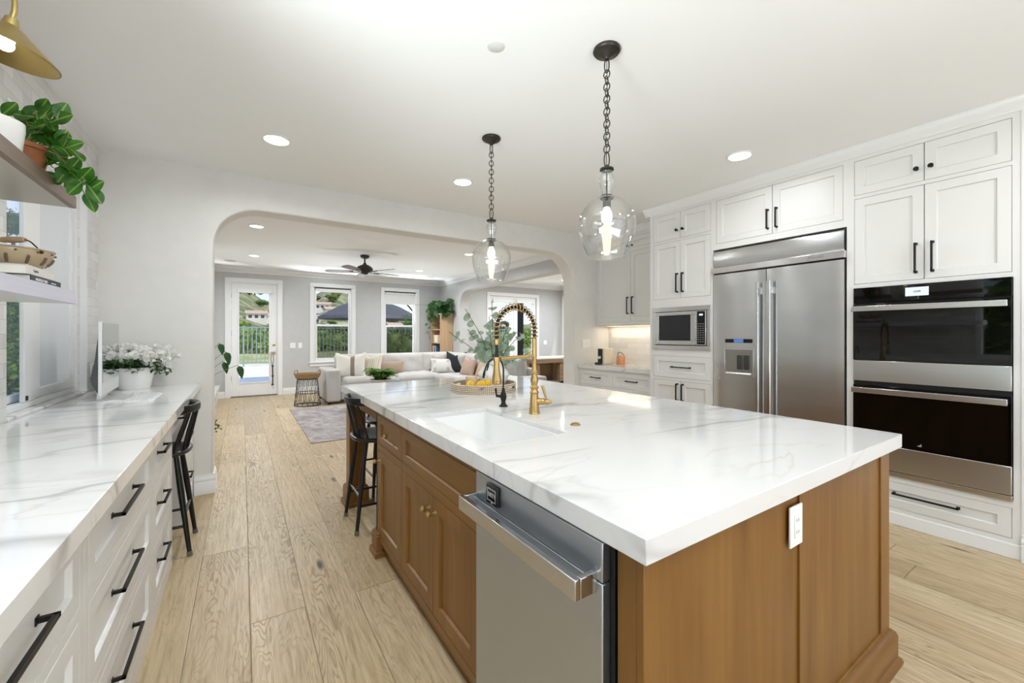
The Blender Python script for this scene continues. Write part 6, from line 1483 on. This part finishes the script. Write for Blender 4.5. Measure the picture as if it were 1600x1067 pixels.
# coffee table and fern
ct = thing('coffee_table', 'round wooden coffee table in the living room under the fern', 'table', (2.02, 7.25, 0.010))
MB().lathe([(0, 0.40), (0.42, 0.40), (0.43, 0.41), (0.43, 0.44), (0.42, 0.45), (0, 0.45)], (2.02, 7.25, 0), 40).done('table_top', M_rustic, ct)
for i in range(4):
    a = R(45 + 90 * i); MB().tube([(2.02 + 0.26 * math.cos(a), 7.25 + 0.26 * math.sin(a), 0.402), (2.02 + 0.34 * math.cos(a), 7.25 + 0.34 * math.sin(a), 0.010)], [0.028, 0.020], 10).done('leg', M_rustic, ct)
fe_ = thing('potted_fern', 'green fern in a low white bowl beyond the island corner', 'plant', (2.02, 7.25, 0.45)); fc = Vector((2.02, 7.25, 0.45))
MB().lathe([(0, 0), (0.09, 0), (0.14, 0.03), (0.185, 0.085), (0.19, 0.10), (0.18, 0.10), (0.135, 0.04), (0, 0.035)], fc, 32).done('bowl', M_whiteg, fe_)
rnd = random.Random(3); lf = MB(); st = MB()
for k in range(105):
    a = rnd.uniform(0, 6.28); L_ = rnd.uniform(0.14, 0.29); ri = rnd.uniform(0.10, 0.24)
    ps = smooth([fc + Vector((0.05 * math.cos(a), 0.05 * math.sin(a), 0.05)), fc + Vector((L_ * 0.5 * math.cos(a), L_ * 0.5 * math.sin(a), 0.09 + ri * 0.75)), fc + Vector((L_ * math.cos(a), L_ * math.sin(a), 0.05 + ri))], 5); st.tube(ps, 0.002, 4)
    for i, p in enumerate(ps[2:]):
        tg = Vector((math.cos(a), math.sin(a), 0)); sd2 = Vector((-tg.y, tg.x, 0)); s_ = 0.055 * (1 - 0.06 * i)
        for q in (-1, 1): lf.leaf(p, sd2 * q + tg * 0.4 + Z * rnd.uniform(-.3, .5), Z, s_, 0.030, 'diamond', 0.3, 0.05, 3)
st.done('stems', M_stem, fe_); lf.done('foliage', M_fern, fe_, recalc=False)
# bookcase in the corner, with plants on top
bc_ = thing('bookcase', 'tall pale oak bookcase in the living room corner', 'bookcase', (4.32, 9.93, 0)); x0, x1, y0, y1, H_ = 4.15, 4.49, 9.62, 10.24, 1.86
for nm, yy in (('side_panel', y0), ('side_panel', y1 - 0.02)): MB().box(x0, x1, yy, yy + 0.02, 0, H_).done(nm, M_oakl, bc_, bevel=0.002)
MB().box(x1 - 0.012, x1, y0 + 0.02, y1 - 0.02, 0.05, H_).done('back_panel', M_oakl, bc_)
for zz in (0.06, 0.42, 0.78, 1.12, 1.46, H_ - 0.02): MB().box(x0 + 0.004, x1 - 0.012, y0 + 0.0205, y1 - 0.0205, zz - 0.02 if zz < 1.8 else zz, zz if zz < 1.8 else H_).done('shelf', M_oakl, bc_)
bks = [('#3f6f9c', .03, .26, 'blue'), ('#d9d4c8', .025, .24, 'off-white'), ('#b98c5e', .03, .25, 'tan'), ('#27405e', .028, .22, 'navy'), ('#8d9aa6', .03, .25, 'slate grey'), ('#c9b59b', .026, .23, 'sand'), ('#e5e2dc', .03, .26, 'white'), ('#6a4a38', .03, .24, 'brown')]
yy = y0 + 0.30
for k, (c_, th, hh, nm) in enumerate(bks):
    t = thing('book', nm + ' upright book on the middle bookcase shelf', 'book', (x0 + 0.1, yy, 0.78), 'books in the oak bookcase')
    MB().box(x0 + 0.018, x0 + 0.20, yy, yy + th - 0.002, 0.78, 0.78 + hh).done('cover', mat('book_' + nm.replace('-', '_').replace(' ', '_'), c_, 0.6), t, bevel=0.002); MB().box(x0 + 0.03, x0 + 0.203, yy + 0.003, yy + th - 0.005, 0.784, 0.776 + hh).done('pages', MATS['paper'], t)
    yy += th + 0.003
t = thing('storage_box', 'cream box on the upper bookcase shelf', 'box', (x0 + 0.12, y0 + 0.35, 1.12))
MB().box(x0 + 0.03, x0 + 0.22, y0 + 0.25, y0 + 0.48, 1.12, 1.30).done('body', M_cream, t, bevel=0.006); MB().box(x0 + 0.026, x0 + 0.224, y0 + 0.246, y0 + 0.484, 1.27, 1.315).done('lid', M_cream, t, bevel=0.004)
def trailing(label, c, seed, m, potm, lsize, n_v, spread, drop, up, shape='heart', long_=None):
    t = thing('trailing_plant', label, 'plant', c); cv = Vector(c); rnd = random.Random(seed)
    MB().lathe([(0, 0), (0.075, 0), (0.10, 0.12), (0.104, 0.125), (0.095, 0.13), (0.085, 0.11), (0, 0.11)], cv, 24).done('pot', potm, t)
    st = MB(); lf = MB()
    for k in range(n_v):
        a = rnd.uniform(0, 6.28); dx, dy = math.cos(a) * spread[0], math.sin(a) * spread[1]; f = rnd.uniform(0.5, 1.0); dz = rnd.uniform(-drop, up)
        pts = [cv + Z * 0.11, cv + Vector((dx * .5 * f, dy * .5 * f, 0.14 + up * rnd.uniform(.2, 1))), cv + Vector((dx * f, dy * f, 0.10 + dz))]
        if pts[2].x > 4.44: pts[2].x = 4.44
        if pts[1].x > 4.44: pts[1].x = 4.44
        ps = smooth(pts, 5); st.tube(ps, 0.003, 5)
        for i in range(7):
            p = ps[int((0.3 + 0.7 * i / 6) * (len(ps) - 1))]; s_ = lsize * rnd.uniform(0.7, 1.2); d = Vector((rnd.uniform(-1, .5), rnd.uniform(-1, .7), rnd.uniform(-1, 0.2)))
            lf.leaf(p, d, Vector((rnd.uniform(-1, -.1), rnd.uniform(-1, -.2), rnd.uniform(0, .8))), s_, s_ * 0.7, shape, 0.25, 0.1, 4)
    if long_:
        ps = smooth([cv + Vector(q) for q in long_], 6); st.tube(ps, 0.004, 5)
        for f, s_ in ((0.82, .13), (1.0, .17)): lf.leaf(ps[int(f * (len(ps) - 1))], Vector((-0.25, -0.1, -1)), Vector((-.7, -.7, .2)), s_, s_ * .45, 'heart', .2, .1, 5)
    st.done('vines', M_stem, t); lf.done('foliage', m, t, recalc=False)
trailing('light green trailing plant on the left of the bookcase top', (4.27, 10.05, H_ + 0.001), 5, M_mgreen, M_whiteg, 0.11, 26, (0.30, 0.34), 0.62, 0.20, long_=[(0, 0, .12), (-0.3, 0.05, .22), (-0.62, 0.02, .20), (-0.80, 0.0, .02), (-0.84, 0, -.10)])
trailing('dark green monstera on the right of the bookcase top', (4.29, 9.72, H_ + 0.001), 6, M_dgreen, M_terra, 0.19, 16, (0.24, 0.30), 0.30, 0.18)
# fireplace hearth and floor plant at the left
M_wb = tile('white_brick', (1, 2), 0.20, 0.065, '#eeecea', '#e6e4e1', '#d2d0cc', 0.5)
M_hs = noisy('grey_hearth_stone', '#b9b6b3', '#c9c6c3', 6, 0.6)
fp_ = thing('fireplace', 'white brick fireplace with a grey stone hearth on the living room left side', 'fireplace', (-0.7, 9.1, 0))
MB().box(-0.998, -0.62, 8.1, 10.0, 0.312, 2.735).done('chimney_breast', M_wb, fp_); MB().box(-0.998, -0.40, 7.9, 10.12, 0.0, 0.269).done('hearth', M_wb, fp_); MB().box(-0.998, -0.375, 7.88, 10.14, 0.27, 0.31).done('hearth_slab', M_hs, fp_, bevel=0.004)
fl_ = thing('floor_plant', 'large-leaved plant peeking round the arch edge before the patio door', 'plant', (-0.52, 8.45, 0.31)); pc_ = Vector((-0.52, 8.45, 0.31))
MB().lathe([(0, 0), (0.09, 0), (0.115, 0.19), (0.12, 0.2), (0.11, 0.2), (0.1, 0.17), (0, 0.17)], pc_, 24).done('pot', M_whiteg, fl_)
st = MB(); lf = MB()
for dx, dy, dz, s_ in ((0.29, -0.06, 0.72, .22), (0.47, -0.05, 0.48, .22), (0.26, 0.02, 0.55, .2), (0.20, 0.1, 0.86, .2), (-0.1, -0.1, 0.9, .2), (0.05, 0.2, 0.7, .2), (-0.05, 0.05, 1.0, .2)):
    e = pc_ + Vector((dx, dy, dz)); ps = smooth([pc_ + Z * .17, pc_ + Vector((dx * .35, dy * .35, dz * .75)), e + Z * 0.02]); st.tube(ps, 0.0045, 6)
    lf.leaf(e, Vector((0.35 * (1 if dx > 0 else -1), -0.3, -1)), Vector((.4, -1, .3)), s_, s_ * .5, 'heart', .3, .12, 6)
st.done('stems', M_stem, fl_); lf.done('foliage', M_dgreen, fl_, recalc=False)
f2 = thing('fern_pot', 'small fern on the floor just beyond the arch wall', 'plant', (-0.36, 5.5, 0)); pc_ = Vector((-0.36, 5.5, 0))
MB().lathe([(0, 0), (0.08, 0), (0.11, 0.2), (0.1, 0.2), (0.09, 0.17), (0, 0.17)], pc_, 22).done('pot', M_terra, f2)
st = MB(); lf = MB(); rnd = random.Random(17)
for k in range(22):
    a = rnd.uniform(0, 6.28); L_ = rnd.uniform(0.12, 0.19); ps = smooth([pc_ + Z * .17, pc_ + Vector((L_ * .6 * math.cos(a), L_ * .6 * math.sin(a), .36)), pc_ + Vector((L_ * math.cos(a), L_ * math.sin(a), .30))]); st.tube(ps, .002, 4)
    for p in ps[3:]: lf.leaf(p, Vector((rnd.uniform(-1, 1), rnd.uniform(-1, 1), rnd.uniform(-.5, .3))), Z, .05, .022, 'diamond', .2, .1, 3)
st.done('stems', M_stem, f2); lf.done('foliage', M_mgreen, f2, recalc=False)
# leash on the patio door handle
le = thing('dog_leash', 'dark strap leash hanging from the patio door handle', 'leash', (0.56, YF - 0.04, 0.9))
lx = hx - 0.035; ly = YF - 0.040
MB().tube(smooth([(lx - 0.028, ly, 0.78), (lx - 0.012, ly - 0.004, 0.93), (lx, ly, 0.945), (lx + 0.014, ly - 0.004, 0.92), (lx + 0.024, ly, 0.76), (lx + 0.004, ly, 0.66)]), 0.007, 7).tube([(lx - 0.028, ly, 0.78), (lx + 0.004, ly, 0.64)], 0.007, 7).done('loop', mat('grey_webbing', '#8a8a8a', 0.8), le)
MB().tube([(lx + 0.004, ly, 0.66), (lx + 0.010, ly, 0.44), (lx + 0.006, ly, 0.24)], 0.012, 8).done('strap', mat('dark_webbing', '#3a3835', 0.8), le)
for zz in (0.64, 0.42, 0.235): MB().ball((lx + 0.007, ly, zz), 0.024, 10, 8, (1, 0.7, 0.8)).done('clip', M_bronze, le)
# rustic console in the family room
co_ = thing('rustic_console', 'rustic reclaimed-wood console in the family room', 'console', (6.4, 7.75, 0)); x0, x1, y0, y1 = 5.55, 7.3, 7.55, 7.98
MB().box(x0, x1, y0, y1, 0.66, 0.75).done('top', M_rustic, co_, bevel=0.006); MB().box(x0 + 0.08, x1 - 0.08, y0 + 0.03, y1 - 0.03, 0.14, 0.22).done('lower_shelf', M_rustic, co_, bevel=0.006)
MB().box(x0 + 0.1, x1 - 0.1, y1 - 0.06, y1 - 0.03, 0.22, 0.66).done('back_board', M_rustic, co_)
for xx in (x0 + 0.06, 6.32, x1 - 0.18):
    for yy in (y0 + 0.03, y1 - 0.15): MB().box(xx, xx + 0.12, yy, yy + 0.12, 0, 0.66).done('leg', M_rustic, co_, bevel=0.006)
o = MB().box(x0 + 0.05, x1 - 0.25, y0 - 0.004, y1 - 0.02, 0.752, 0.80).done('folded_throw', mat('white_throw', '#eceae6', 0.95), None, (6.3, 7.75, 0.75), bevel=0.015, bseg=3); tag(o, 'folded white throw lying on the rustic console', 'throw')
